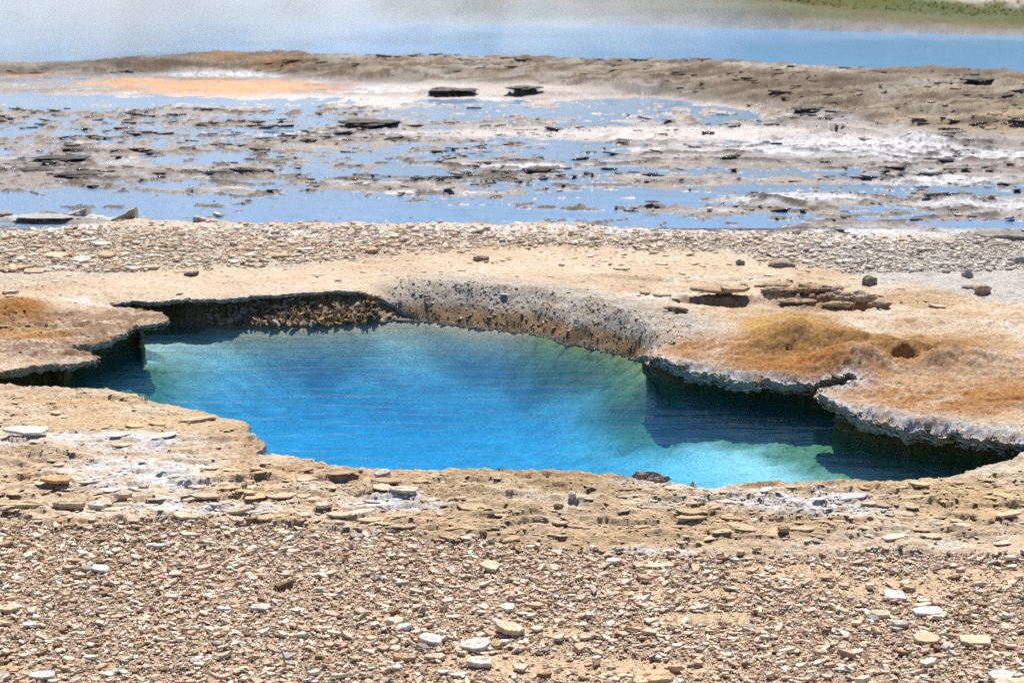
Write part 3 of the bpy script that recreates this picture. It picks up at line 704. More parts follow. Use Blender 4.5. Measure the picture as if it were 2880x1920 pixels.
    for a_ in range(0, len(near_), 6000):
        q_ = near_[a_:a_ + 6000]; db[q_] = np.sqrt(((x[q_, None] - OX[bk][None, ::3]) ** 2 + (y[q_, None] - OY[bk][None, ::3]) ** 2).min(1))
    gr = sstep(.36, .14, db + .10 * n2 + .05 * n)
    z = ZW - .01 - d + .008 * n2 + .010 * n + .02 * np.minimum(cell, .25) * gr
    z = np.where(s < -.02, np.minimum(z, ZW - .1), z)
    c = np.empty((len(x), 3)); c[:] = C(.74, .74, .68)
    c = mixc(c, C(.45, .56, .50), sstep(-.15, .25, n2 + .6 * n) * .6)
    c = c * (1 + .25 * fbm(x * 24, y * 24, 3, .6))[:, None]
    edge = np.maximum(sstep(.30, .05, s + .05 * n2), 0)
    c = mixc(c, C(.50, .42, .29), sstep(.30, .05, np.minimum(dall, dib) + .10 * n2) * .9)
    c = mixc(c, C(.15, .235, .085), gr * .9)
    c = mixc(c, C(.05, .08, .02), gr * sstep(.22, .05, cell) * .8)
    c = mixc(c, C(.88, .88, .82), np.maximum(sh(1800, 990, .8, .25, .9), sh(1750, 1060, .7, .2, .9)) * (1 - gr))
    nr_, nc_ = X.shape; q = np.arange(nr_ * nc_).reshape(nr_, nc_)
    quads = np.stack([q[:-1, :-1], q[:-1, 1:], q[1:, 1:], q[1:, :-1]], -1).reshape(-1, 4)
    keep = (s[quads] > -.32).any(1); quads = quads[keep]
    used = np.zeros(len(x), bool); used[quads.ravel()] = True; remap = np.cumsum(used) - 1
    me = new_mesh('pool_bed', np.stack([x, y, z], 1)[used], quads=remap[quads], smooth=True, colour=np.clip(c[used], .01, .9), wet=np.zeros(used.sum()))
    link('pool_bed', me, M_ROCK, kind='structure', label='pale blue bed of the clear hot spring', cat='pool bed')
build_basin()

def box_mesh(name, x0, x1, y0, y1, z0, z1):
    v = [(x, y, z) for z in (z0, z1) for y in (y0, y1) for x in (x0, x1)]
    f = [(0, 2, 3, 1), (4, 5, 7, 6), (0, 1, 5, 4), (1, 3, 7, 5), (3, 2, 6, 7), (2, 0, 4, 6)]
    return new_mesh(name, v, faces=f)
link('pool_water', box_mesh('pool_water', -3.5, 3.0, 3.9, 7.35, -1.4, ZW), M_POOL, kind='structure', label='clear deep blue hot spring water with faint ripples', cat='water')
def sheet(name, x0, x1, y0, y1, z):
    return new_mesh(name, [(x0, y0, z), (x1, y0, z), (x1, y1, z), (x0, y1, z)], faces=[(0, 1, 2, 3)])
link('shallow_water', sheet('shallow_water', -16, 16, 8.45, 17.0, ZF), M_SHALLOW, kind='structure', label='thin sheet of blue water lying between the crust plates', cat='water')
link('pond_water', sheet('pond_water', -60, 60, 17.0, 27.3, -.045), M_POND, kind='structure', label='far blue pond behind the grey rise', cat='water')

# ------------------------------------------------------------------ stone chips
def chip_proto(r, n, flat, asp=(.30, .62), jit=.42, tb=.5):
    a = np.sort((np.arange(n) + r.uniform(-jit, jit, n)) / n * 2 * np.pi)
    rad = r.uniform(.66, 1.0, n); k = r.uniform(*asp)
    ex, ey = np.cos(a) * rad, np.sin(a) * rad * k
    t = flat * r.uniform(.7, 1.3); tl = r.uniform(-.12, .12)
    top = np.stack([ex * .93 + r.normal(0, .02, n), ey * .93, t + r.normal(0, .07 * t, n) + ex * tl * flat * 3], 1)
    mid = np.stack([ex, ey, t * .3 + r.normal(0, .15 * t, n)], 1)
    bot = np.stack([ex * r.uniform(.82, .98), ey * .9, np.full(n, -t * tb) ], 1)
    v = np.concatenate([top, mid, bot, [[0, 0, t * r.uniform(.97, 1.08)]]])
    f = []
    for i in range(n):
        j = (i + 1) % n
        f.append((i, j, 3 * n)); f.append((n + i, n + j, j, i)); f.append((2 * n + i, 2 * n + j, n + j, n + i))
    return v, f
PR_CHIP = [chip_proto(rng, int(rng.integers(4, 8)), rng.uniform(.10, .30)) for _ in range(60)]
PR_PLATE = [chip_proto(rng, int(rng.integers(9, 17)), rng.uniform(.03, .06), (.28, .6), .45, 1.2) for _ in range(40)]
PR_DARK = [chip_proto(rng, int(rng.integers(7, 13)), rng.uniform(.07, .15), (.3, .6), .45, 1.2) for _ in range(40)]
PR_THIN = [chip_proto(rng, int(rng.integers(7, 14)), rng.uniform(.03, .08), (.16, .42), .45, 1.2) for _ in range(40)]
PR = PR_CHIP
CHIP_COLS = [('cream', C(.74, .60, .465), .42), ('tan', C(.58, .415, .285), .24), ('white', C(.74, .68, .62), .08), ('peach', C(.68, .49, .37), .20), ('grey', C(.38, .34, .30), .06), ('brown', C(.28, .18, .11), .07)]
CW = np.array([c[2] for c in CHIP_COLS]); CW /= CW.sum(); CCUM = np.cumsum(CW)
def rotmats(yaw, tx, ty):
    cz, sz = np.cos(yaw), np.sin(yaw); cx, sx = np.cos(tx), np.sin(tx); cy_, sy = np.cos(ty), np.sin(ty)
    Z = np.zeros((len(yaw), 3, 3)); Z[:, 0, 0] = cz; Z[:, 0, 1] = -sz; Z[:, 1, 0] = sz; Z[:, 1, 1] = cz; Z[:, 2, 2] = 1
    X = np.zeros_like(Z); X[:, 0, 0] = 1; X[:, 1, 1] = cx; X[:, 1, 2] = -sx; X[:, 2, 1] = sx; X[:, 2, 2] = cx
    Y = np.zeros_like(Z); Y[:, 1, 1] = 1; Y[:, 0, 0] = cy_; Y[:, 0, 2] = sy; Y[:, 2, 0] = -sy; Y[:, 2, 2] = cy_
    return X @ Y @ Z
def scatter(n, xr, yr, dens, smin, smax, power, tilt, over=3):
    x = rng.uniform(-1, 1, n * over); y = np.sqrt(rng.uniform(yr[0] ** 2, yr[1] ** 2, n * over)); x = x * (xr[0] + xr[1] * y)
    p = Pt(x, y); k = rng.random(len(x)) < dens(p)
    x, y = x[k][:n], y[k][:n]; n = len(x)
    size = smin * (1 - rng.random(n) * (1 - (smin / smax) ** power)) ** (-1 / power)
    return dict(x=x, y=y, z=height(x, y), size=size, yaw=rng.uniform(-.5, .5, n) + (rng.random(n) < .25) * rng.uniform(0, 6.28, n), tx=rng.normal(0, tilt, n), ty=rng.normal(0, tilt, n),
                proto=rng.integers(0, len(PR), n), col=np.searchsorted(CCUM, rng.random(n)), lift=np.abs(rng.normal(0, 1, n)))
def bake(name, S, idx, mat, PR=PR_CHIP, sink=.06, **kw):
    VV, SZ, LP, CC = [], [], [], []; base = 0
    Rm = rotmats(S['yaw'], S['tx'], S['ty'])
    for pi, (v, f) in enumerate(PR):
        k = idx[S['proto'][idx] == pi]
        if not len(k): continue
        w = np.einsum('nij,vj->nvi', Rm[k], v) * (S['size'][k] / 2)[:, None, None]
        w += np.stack([S['x'][k], S['y'][k], S['z'][k] + S['size'][k] * sink + S['lift'][k] * .003], 1)[:, None]
        VV.append(w.reshape(-1, 3))
        sz = np.array([len(q) for q in f]); lp = np.array([i for q in f for i in q])
        offs = base + np.arange(len(k)) * len(v)
        LP.append((lp[None] + offs[:, None]).ravel()); SZ.append(np.tile(sz, len(k)))
        cc = S['rgb'][k]; CC.append(np.repeat(cc, len(v), 0)); base += len(k) * len(v)
    me = new_mesh(name, np.concatenate(VV), sizes=np.concatenate(SZ).astype(np.int32), loops=np.concatenate(LP).astype(np.int32), smooth=False, colour=np.concatenate(CC))
    return link(name, me, mat, **kw)
def paint(S, grey=None):
    base = np.stack([c[1] for c in CHIP_COLS])[S['col']]
    v = rng.normal(1, .13, (len(base), 1)); S['rgb'] = np.clip(base * v * rng.normal(1, .012, base.shape), .03, .80)
    if grey is not None: S['rgb'] = S['rgb'] + (C(.55, .53, .50) * v - S['rgb']) * grey[:, None]

def outside(p): return (grid_sample(_SDF, p.x, p.y, 9.) > .025) * 1.0
def dens_near(p): return (gravel_mask(p) * (1 - .93 * bare_mask(p)) + .008) * outside(p)
S = scatter(85000, (.3, .41), (2.7, 4.7), dens_near, .006, .042, 1.55, .22)
big = scatter(430, (.05, .385), (3.02, 4.25), lambda p: gravel_mask(p) * (1 - .6 * bare_mask(p)), .032, .066, 2.2, .15)
paint(S)
bake('gravel', S, np.arange(len(S['x'])), M_CHIP, kind='stuff', label='loose tan and cream flaky stone chips covering the near ground', cat='gravel')

def zone_words(u, v):
    col = ['at the left edge', 'in the left part', 'left of the middle', 'in the middle', 'right of the middle', 'in the right part', 'at the right edge'][int(np.clip(u / 2352 * 7, 0, 6.99))]
    row = 'beside the solid crust' if v < 1290 else 'in the upper gravel' if v < 1370 else 'in mid gravel' if v < 1450 else 'low in the gravel' if v < 1515 else 'along the bottom of the photo'
    return row, col
U_, V_ = uv_of(big['x'], big['y'])
ok = (U_ > 10) & (U_ < 2342) & (V_ < 1560)
for k_ in list(big): big[k_] = big[k_][ok]
paint(big); U_, V_ = uv_of(big['x'], big['y'])
app = big['size'] / np.maximum(big['y'], 1); order = np.argsort(-app)[:262]
Rb = rotmats(big['yaw'], big['tx'], big['ty'])
classes = {}
for i in order:
    tilt = math.hypot(big['tx'][i], big['ty'][i])
    pose = 'tilted' if tilt > .2 else 'flat'
    classes.setdefault((pose, CHIP_COLS[big['col'][i]][0]) + zone_words(U_[i], V_[i]), []).append(i)
RANK = {1: [''], 2: ['larger', 'smaller'], 3: ['largest', 'middle-sized', 'smallest']}
for (pose, coln, row, colw), mem in classes.items():
    mem = sorted(mem, key=lambda q: -app[q])
    for r_, i in enumerate(mem):
        v, f = PR[big['proto'][i]]; L_ = len(mem)
        rank = RANK[L_][r_] if L_ <= 3 else ['largest', 'second largest', 'third largest', 'fourth largest', 'fifth largest', 'sixth largest'][min(r_, 5)]
        w = (v @ Rb[i].T) * big['size'][i] / 2
        me = new_mesh('stone_flake', w, faces=f, colour=np.repeat(big['rgb'][i][None], len(v), 0))
        lab = f"{rank + ' ' if rank else ''}{pose} {coln} stone flake {row}, {colw}"
        link('stone_flake', me, M_CHIP, lab, 'stone', 'larger stone flakes lying on the near gravel', loc=(big['x'][i], big['y'][i], big['z'][i] + big['size'][i] * .05 + .004))

S2 = scatter(36000, (.4, .45), (7.25, 9.7), lambda p: np.maximum(rear_gravel_mask(p) * (.55 + .45 * sstep(-.3, .2, p.w3)), .30 * blob(p, 2250, 640, 420, 60, .9)) + .012 * outside(p), .012, .075, 1.8, .10)
g2 = sstep(1200, 2100, uv_of(S2['x'], S2['y'])[0]) * .5 + .1; paint(S2, g2); S2['rgb'] = np.clip(S2['rgb'] * 1.14, 0, .8)
S2['yaw'] *= .6
bake('rear_gravel', S2, np.arange(len(S2['x'])), M_CHIP, kind='stuff', label='grey and cream stone chips spread behind the pool', cat='gravel')

# thin flakes of the crust itself, still bedded in it: their broken edges make the dark cracks
def own_colour(S, dark=0., mixw=0.):
    z = S['z']; c, w = ground_colour(S['x'], S['y'], z); n = len(z)
    S['rgb'] = np.clip(c * rng.normal(1, .08, (n, 1)), .03, .75)
def bank_d(p): return np.clip((1 - gravel_mask(p)) * (p.V > 880) * (.25 + .75 * sstep(1060, 1120, p.V + 60 * p.w2) * sstep(-.5, .1, p.w1)) * outside(p) * (grid_sample(_SDF, p.x, p.y, 9.) > .05) * ~((p.U > 1500) & (p.V < 1085)), 0, 1)
S3 = scatter(6000, (.2, .41), (3.9, 5.7), bank_d, .010, .15, 1.7, .03, 6)
S3['tx'] -= .035
own_colour(S3); S3['yaw'] = rng.normal(0, .35, len(S3['x']))
bake('crust_flakes', S3, np.arange(len(S3['x'])), M_CHIP, PR_PLATE, .0, kind='stuff', label='thin layered flakes of tan crust along the near bank', cat='crust flakes')
S4 = scatter(4200, (.3, .42), (5.4, 8.8), lambda p: (1 - .8 * rear_gravel_mask(p)) * (.3 + .7 * sstep(0, .3, p.w2)) * (grid_sample(_SDF, p.x, p.y, 9.) > .09) * (1 - 1.0 * blob(p, 2000, 850, 700, 170, .5, .05)), .012, .10, 1.6, .02)
S4['tx'] -= .02; own_colour(S4); S4['yaw'] = rng.normal(0, .3, len(S4['x']))
bake('bedded_flakes', S4, np.arange(len(S4['x'])), M_CHIP, PR_PLATE, .002, kind='stuff', label='thin flakes of sandy crust bedded in the plain behind the pool', cat='crust flakes')
# broken layered rim of the overhanging crust and the knobbly foot of the back slope
def along(n, pick, offs, zr, smin, smax, tilt, cols, name, label, PRs, elong=0.0):
    k = np.nonzero(pick)[0]; i = rng.choice(k, n); o = rng.uniform(*offs, n)
    S = dict(x=OX[i] + ONX[i] * o, y=OY[i] + ONY[i] * o); ex = np.maximum(offs[1], .02)
    zt = height(OX[i] + ONX[i] * np.maximum(o, .004), OY[i] + ONY[i] * np.maximum(o, .004)); S['z'] = zt + rng.uniform(*zr, n)
    S['size'] = smin * (1 - rng.random(n) * (1 - (smin / smax) ** 1.5)) ** (-1 / 1.5)
    S['yaw'] = np.arctan2(ONY[i], ONX[i]) - np.pi / 2 + rng.normal(0, .5, n); S['tx'] = rng.normal(0, tilt, n); S['ty'] = rng.normal(0, tilt, n)
    S['proto'] = rng.integers(0, len(PRs), n); S['lift'] = np.zeros(n)
    cc = np.array([c_[0] for c_ in cols]); pr = np.array([c_[1] for c_ in cols]); S['rgb'] = np.clip(cc[rng.choice(len(cc), n, p=pr / pr.sum())] * rng.normal(1, .15, (n, 1)), .02, .7)
    bake(name, S, np.arange(n), M_CHIP, PRs, 0.0, kind='stuff', label=label, cat='crust flakes')
hang = (OW < .3) & (OY > 4.75) & ~((OY < 5.3) & (OX < .2))
along(2600, hang & (OX > .5), (-.006, .022), (-.045, .0), .010, .055, .20, [((.50, .49, .49), .4), ((.30, .22, .15), .3), ((.40, .24, .10), .2), ((.16, .12, .09), .2)], 'rim_flakes', 'broken grey and rusty layers along the right overhanging rim of the pool', PR_DARK)
along(1800, hang & (OX < .3) & (OY < 6.35), (-.006, .02), (-.028, -.002), .008, .04, .18, [((.34, .25, .18), .4), ((.24, .15, .09), .4), ((.48, .42, .36), .2)], 'left_rim_flakes', 'broken brown layers along the left overhanging rim of the pool', PR_DARK)
wk = np.nonzero((OWAT < .0) & (OW < .3) & (OY > 6.3))[0]; nk = 1100; ik = rng.choice(wk, nk); qk = rng.random(nk) ** .7
ok_ = OREC[ik] + (OWAT[ik] - OREC[ik]) * qk - .004
SK = dict(x=OX[ik] + ONX[ik] * ok_, y=OY[ik] + ONY[ik] * ok_, z=-.03 + (ZW + .03) * qk, size=.008 + .05 * rng.random(nk) ** 2.5, yaw=rng.uniform(0, 6.28, nk), tx=rng.normal(.5, .4, nk), ty=rng.normal(0, .5, nk), proto=rng.integers(0, 60, nk), lift=np.zeros(nk))
SK['rgb'] = np.array([[.34, .22, .11], [.24, .15, .08], [.44, .30, .14], [.42, .38, .32]])[rng.integers(0, 4, nk)] * rng.uniform(.7, 1.2, (nk, 1))
bake('wall_knobs', SK, np.arange(nk), M_CHIP, PR_CHIP, 0.0, kind='stuff', label='golden brown knobs on the wall below the back rim', cat='crust flakes')
along(900, hang & (OX < .3) & (OY >= 6.35), (-.004, .02), (-.02, -.002), .01, .05, .12, [((.52, .45, .36), .5), ((.30, .20, .12), .4), ((.44, .34, .22), .3)], 'back_rim_flakes', 'thin broken edge of the crust at the back of the pool', PR_PLATE)
along(900, (OW < .3) & (OY < 5.35), (-.004, .02), (-.02, -.002), .008, .035, .2, [((.42, .32, .2), .5), ((.26, .17, .1), .4), ((.55, .5, .45), .3)], 'near_rim_flakes', 'rough broken edge of the near bank at the water', PR_DARK)
along(3600, OW > .35, (.0, .26), (-.006, .002), .006, .034, .30, [((.50, .47, .43), .5), ((.38, .32, .26), .3), ((.38, .25, .12), .2), ((.20, .14, .09), .08)], 'slope_knobs', 'rough grey and brown knobs covering the wet back slope', PR_CHIP)
DP = [(130, 385, 260, 30), (450, 300, 500, 50), (500, 390, 560, 26), (900, 400, 500, 30), (1250, 440, 420, 12), (1400, 395, 420, 20), (1560, 475, 220, 9), (1900, 405, 460, 8), (1150, 300, 260, 10), (2200, 440, 260, 30), (1950, 490, 420, 14), (1200, 345, 420, 20)]
def dens_fl(p):
    m = 0.45
    for b_ in DP: m = np.maximum(m, blob(p, *b_, 1.0, .5))
    return m * flats_mask(p) * sstep(-1.1, -.2, flats_field(p)) * (p.V > 222) * np.clip(crest_lines(p) + .06, 0, 1)
S5 = scatter(4600, (.2, .40), (8.9, 14.1), dens_fl, .02, .26, 1.35, .09, 14)
n5 = len(S5['x']); S5['yaw'] = rng.normal(0, .16, n5)
pal5 = np.array([[.07, .055, .045], [.13, .10, .075], [.26, .23, .20], [.32, .21, .13], [.62, .60, .58]])
S5['rgb'] = pal5[rng.choice(5, n5, p=[.28, .24, .20, .12, .16])] * rng.uniform(.8, 1.2, (n5, 1))
S5['wetv'] = 1
bake('wet_flakes', S5, np.arange(n5), M_WETFLAKE, PR_THIN, .008, kind='stuff', label='wet dark crust fragments strewn in broken rows over the shallow flats', cat='crust flakes')
S6 = scatter(3000, (.2, .42), (12.0, 17.5), lambda p: (ridge_h(p)[1] > .2) * (ridge_h(p)[2] > .5) * sstep(-.1, .25, p.w1 + .3 * p.w3), .03, .26, 1.2, .05)
own_colour(S6); S6['rgb'] = S6['rgb'] * rng.choice([.5, .8, 1.1], (len(S6['x']), 1)); S6['yaw'] = rng.normal(0, .2, len(S6['x']))
bake('rise_flakes', S6, np.arange(len(S6['x'])), M_CHIP, PR_THIN, .004, kind='stuff', label='broken brown crust fragments covering the far rise', cat='crust flakes')

# ------------------------------------------------------------------ single rocks and slabs
def slab(px, py, w, d, th, colour, label, name='flat_slab', cat='rock slab', yaw=0, tx=0, ty=0, lift=0, n=11, group=None, wet=0, seed=None, sides=None):
    r = np.random.default_rng(int(px * 13 + py * 7))
    x0, y0 = at(px, py)
    n = min(n, 7)
    a = np.sort((np.arange(n) + r.uniform(-.36, .36, n)) / n * 2 * np.pi); rad = r.uniform(.78, 1.05, n)
    sq = 1 / np.maximum(np.abs(np.cos(a)), np.abs(np.sin(a))) ** .6
    cx_, cy_ = np.cos(a) * rad * sq, np.sin(a) * rad * sq
    tt = np.linspace(0, n, 44, endpoint=False); cx_ = np.interp(tt, np.arange(n + 1), np.append(cx_, cx_[0])); cy_ = np.interp(tt, np.arange(n + 1), np.append(cy_, cy_[0]))
    ex = (cx_ + r.normal(0, .012, 44)) * w / 2; ey = (cy_ + r.normal(0, .012, 44)) * d / 2; th = th * .62
    j = lambda s: r.normal(0, s, 44)
    rings = []
    prof = [(.4, 1.0), (.8, 1.0), (.96, .97), (.99, .86), (1.01, .40), (.965, .30), (.99, .05), (.9, -.6)]
    for i, (k, zf) in enumerate(prof):
        rings.append(np.stack([ex * k + j(w * .006 * (i > 1)), ey * k + j(d * .008 * (i > 1)), zf * th + j(th * .05) + .12 * th * perlin(ex * 14 + px, ey * 14)], 1))
    v = np.concatenate(rings + [[[0, 0, th * 1.03]]]); f = []
    m = 44
    for i in range(m):
        k = (i + 1) % m; f.append((i, k, len(v) - 1))
        for q in range(len(prof) - 1): f.append(((q + 1) * m + i, (q + 1) * m + k, q * m + k, q * m + i))
    Rm = rotmats(np.array([yaw]), np.array([tx]), np.array([ty]))[0]; v = v @ Rm.T
    nn = fbm(v[:, 0] * 30 + px, v[:, 1] * 30 + py, 3)
    c = np.clip(C(*colour)[None] * (1 + .25 * nn[:, None]), .02, .88)
    me = new_mesh(name, v, faces=f, colour=c, wet=np.full(len(v), float(wet)))
    z0 = height(np.array([x0]), np.array([y0]))[0]
    return link(name, me, M_CHIP if not wet else M_ROCK, label, cat, group, loc=(x0, y0, z0 + lift))
def icos(sub):
    import bmesh
    bm = bmesh.new(); bmesh.ops.create_icosphere(bm, subdivisions=sub, radius=1)
    v = np.array([q.co[:] for q in bm.verts]); f = np.array([[q.index for q in k.verts] for k in bm.faces]); bm.free(); return v, f
ICO = icos(4)
def lump(px, py, w, d, h, colour, label, name='rock', cat='rock', yaw=0, rough=.35, freq=2.2, lift=0, wet=0, group=None, tx=0, ty=0, x0=None, smooth=False):
    v, f = ICO; v = v.copy()
    s1 = px * .37 + py * .11
    def n3(q, k, fr): return perlin(q[:, 0] * fr + s1 + k, q[:, 1] * fr + 3 * k) + perlin(q[:, 1] * fr + 5 + k, q[:, 2] * fr + s1) + perlin(q[:, 2] * fr - 4, q[:, 0] * fr + k)
    freq = freq * .55; r = 1 + rough * .42 * n3(v, 0, freq) + rough * .22 * n3(v, 9, freq * 2.6) + rough * .10 * n3(v, 4, freq * 6)
    v = v * r[:, None]; v[:, 0] *= w / 2; v[:, 1] *= d / 2; v[:, 2] *= h
    nn = n3(v / max(w, h), 2, 9) * .6
    c = np.clip(C(*colour)[None] * (1 + .3 * nn[:, None]), .02, .88)
    Rm = rotmats(np.array([yaw]), np.array([tx]), np.array([ty]))[0]; v = v @ Rm.T
    me = new_mesh(name, v, quads=f, colour=c, wet=np.full(len(v), float(wet)), smooth=smooth)
    xx, yy = at(px, py); z0 = height(np.array([xx]), np.array([yy]))[0]
    return link(name, me, M_ROCK, label, cat, group, loc=(xx, yy, z0 + lift))
W_, K_, T_, G_ = (.66, .60, .54), (.66, .52, .38), (.54, .38, .24), (.46, .44, .42)
# slabs in the near gravel
slab(1170, 1446, .085, .060, .016, (.68, .52, .36), 'thick tan slab propped over the gravel, casting a dark shadow beneath', tx=-.06, ty=.12, lift=.014)
slab(1090, 1480, .085, .058, .014, W_, 'large white rough slab beside the propped tan slab', tx=.10, ty=-.12, lift=.008)
slab(985, 1468, .065, .055, .016, (.74, .68, .62), 'blocky whitish slab next to the large white rough slab', ty=.1, lift=.008)
slab(1140, 1480, .030, .035, .014, T_, 'small tan block against the end of the white rough slab', lift=.008)
slab(1100, 1520, .066, .042, .014, W_, 'white smooth slab alone on the bare tan rock', lift=.008)
slab(930, 1508, .070, .030, .014, T_, 'long narrow tan slab below the blocky whitish slab', lift=.006)
slab(1000, 1506, .060, .026, .012, K_, 'long cream slab beside the narrow tan slab', lift=.005, yaw=.1)
slab(1500, 1550, .115, .070, .022, (.62, .42, .26), 'broad orange tan slab at the bottom edge of the gravel', lift=.006)
slab(1470, 1566, .042, .035, .018, (.70, .55, .38), 'rounded cream stone in front of the broad orange slab', lift=.012)
slab(1125, 1300, .062, .060, .014, K_, 'cream pointed flake near the crust, alone above finer chips', ty=.12, lift=.008)
slab(1165, 1390, .045, .040, .012, (.78, .72, .66), 'pale blocky chip midway up the gravel below the pointed cream flake', lift=.006)
slab(1500, 1286, .13, .05, .008, (.68, .50, .36), 'wide flat tan plate at the gravel edge below the dark crack', lift=.002)
slab(2055, 1366, .065, .05, .014, (.80, .76, .73), 'white tilted flake on the upper right gravel', tx=.15, ty=.15, lift=.008)
slab(2130, 1400, .085, .05, .011, (.80, .76, .73), 'broad white plate lying flat on the right gravel', lift=.006)
slab(2020, 1405, .06, .035, .012, K_, 'cream oval flake left of the broad white plate', lift=.007)
slab(2240, 1468, .085, .055, .012, (.70, .54, .38), 'large cream leaf-shaped flake on the right gravel', lift=.007)
slab(2130, 1462, .08, .05, .011, (.66, .48, .33), 'angular tan plate left of the leaf-shaped flake', lift=.007)
slab(2330, 1568, .1, .05, .014, K_, 'cream slab at the bottom right corner', lift=.008)
slab(2300, 1550, .07, .05, .014, (.72, .64, .56), 'pale slab above the bottom right corner', lift=.008)
slab(100, 1545, .075, .035, .010, W_, 'white plate at the bottom left corner', lift=.006)
slab(230, 1302, .055, .038, .010, (.76, .72, .68), 'white tilted flake on the upper left gravel', ty=.12, lift=.008)
slab(600, 1394, .065, .03, .010, (.76, .62, .50), 'cream flake among fine brown chips left of centre', lift=.006)
slab(20, 1395, .07, .035, .013, K_, 'thick cream slab on the gravel at the left edge of the photo', lift=.007)
slab(430, 1188, .09, .045, .010, (.66, .52, .38), 'tan plate where the gravel meets the left crust', lift=.008, ty=.05)
slab(745, 1171, .055, .030, .012, (.66, .58, .48), 'pale oval stone at the edge of the crust', lift=.008)
slab(545, 1178, .085, .03, .010, (.58, .46, .33), 'tan wedge plate leaning at the edge of the left crust', tx=.05, ty=-.15, lift=.010)
slab(1800, 1226, .04, .025, .014, (.36, .26, .16), 'small brown loose block on the smooth right crust', lift=.004)
slab(1110, 1226, .03, .02, .010, (.30, .2, .13), 'dark brown chip lying in front of the middle crust', lift=.004)
# slabs on the left bank
slab(45, 1160, .175, .050, .020, (.56, .43, .28), 'long tan block at the left edge of the crust', lift=.006)
slab(160, 1160, .105, .045, .020, (.58, .45, .30), 'tan block beside the long tan block', lift=.006)
slab(225, 1158, .055, .050, .018, (.66, .57, .46), 'small cream block right of the two tan blocks', lift=.006, yaw=-.3)
slab(283, 1142, .06, .035, .016, (.58, .46, .33), 'small tan slab perched above the cream block', lift=.008)
slab(130, 1107, .10, .06, .012, (.52, .36, .20), 'orange brown slab propped over a dark gap on the left bank', ty=.05, lift=.016)
slab(60, 1006, .17, .08, .012, (.74, .69, .63), 'large white plate overhanging on the left bank', lift=.016, ty=.02)
slab(330, 1118, .035, .025, .014, K_, 'small cream pebble on the white crust of the left bank', lift=.005)
slab(455, 1123, .065, .030, .012, W_, 'white flake under the long broken ledge', lift=.008)
slab(575, 1140 , .045, .022, .006, (.66, .5, .32), 'thin flat flake on the orange patch of the near bank', lift=.004)
slab(930, 1136, .11, .045, .012, (.62, .54, .46), 'long pale layered slab on the near bank below the pool', lift=.010)
slab(880, 1096, .06, .05, .014, (.50, .47, .44), 'grey angular slab near the pool rim', ty=-.15, lift=.012, yaw=.5)
lump(1610, 1160 - 5, .028, .02, .012, (.66, .64, .6), 'small white pebble in the crack left of the long dark ledge', 'pebble', 'stone', lift=.006)
lump(1568, 1192, .028, .018, .008, (.66, .64, .6), 'small pale stone beside the long dark ledge', 'pebble', 'stone', lift=.004)
lump(1434 - 120, 1150, .024, .03, .014, (.66, .62, .57), 'pale egg-shaped pebble resting on the near crust', 'pebble', 'stone', lift=.008)
lump(1282, 1166, .032, .02, .010, (.28, .2, .13), 'dark brown pebble just left of the pale egg-shaped pebble', 'pebble', 'stone', lift=.005)
# knob on the near rim
lump(1488, 1090, .115, .05, .030, (.30, .24, .21), 'dark knobbly lump crusted white on the near rim of the pool', 'rim_knob', 'rock', rough=.5, freq=3.2, lift=.004, wet=.25)
# upright and flat slabs on the shore of the flats
def wedge(px, py, length, h, depth, colour, label, lean=1):
    x0, y0 = at(px, py); r = np.random.default_rng(5 + int(px)); n = 18; t = np.linspace(0, 1, n)
    top = h * (t ** 1.3) if lean > 0 else h * (1 - t) ** .8
    top = top * (1 + r.normal(0, .06, n)) + .006
    P = []
    for dy, k in ((-.5, .55), (-.42, 1), (.25, .95), (.5, .7)): P.append(np.stack([(t - .5) * length, np.full(n, dy * depth) + r.normal(0, depth * .04, n), top * k - .02 * (k < .6)], 1))
    P.insert(0, np.stack([(t - .5) * length, np.full(n, -.5 * depth), np.full(n, -.03)], 1)); P.append(np.stack([(t - .5) * length, np.full(n, .5 * depth), np.full(n, -.03)], 1))
    v = np.concatenate(P); f = []; m = len(P)
    for a in range(m - 1):
        for i in range(n - 1): f.append((a * n + i, a * n + i + 1, (a + 1) * n + i + 1, (a + 1) * n + i))
    f.append(tuple(a * n for a in range(m))[::-1]); f.append(tuple(a * n + n - 1 for a in range(m)))
    c = np.clip(C(*colour)[None] * (1 + .25 * fbm(v[:, 0] * 20 + px, v[:, 2] * 60, 3))[:, None], .02, .88)
    me = new_mesh('tilted_slab', v, faces=f, colour=c, wet=np.zeros(len(v)))
    z0 = height(np.array([x0]), np.array([y0]))[0]
    return link('tilted_slab', me, M_ROCK, label, 'rock slab', loc=(x0, y0, z0))
wedge(286, 500, .15, .075, .08, (.40, .36, .31), 'grey wedge slab tilted up beside the blue shallow water', 1)
wedge(486, 504, .21, .045, .09, (.42, .40, .37), 'low grey wedge slab lying at the shallow water edge', -1)
wedge(180, 490, .13, .045, .10, (.50, .48, .46), 'grey slab tipped up on the white shore', 1)
slab(110, 498, .42, .16, .006, (.40, .39, .37), 'thin grey crust plate reaching into the shallow water', lift=.012, n=9)
slab(8, 486, .13, .12, .018, (.34, .31, .28), 'dark plate at the left edge beside the shallow water', lift=.014)
slab(330, 494, .12, .09, .015, (.36, .33, .30), 'dark flat plate just behind the tilted grey wedge', lift=.012)
lump(2230, 542, .20, .12, .022, (.30, .28, .26), 'dark flat rock on the white shore', rough=.4, lift=.005, smooth=False)
lump(2300, 545, .30, .16, .035, (.34, .31, .28), 'large dark layered rock at the right edge of the shore', rough=.4, lift=.005)
lump(2290, 566, .14, .08, .018, (.36, .34, .31), 'smaller dark rock in front of the large layered rock', rough=.4, lift=.004)
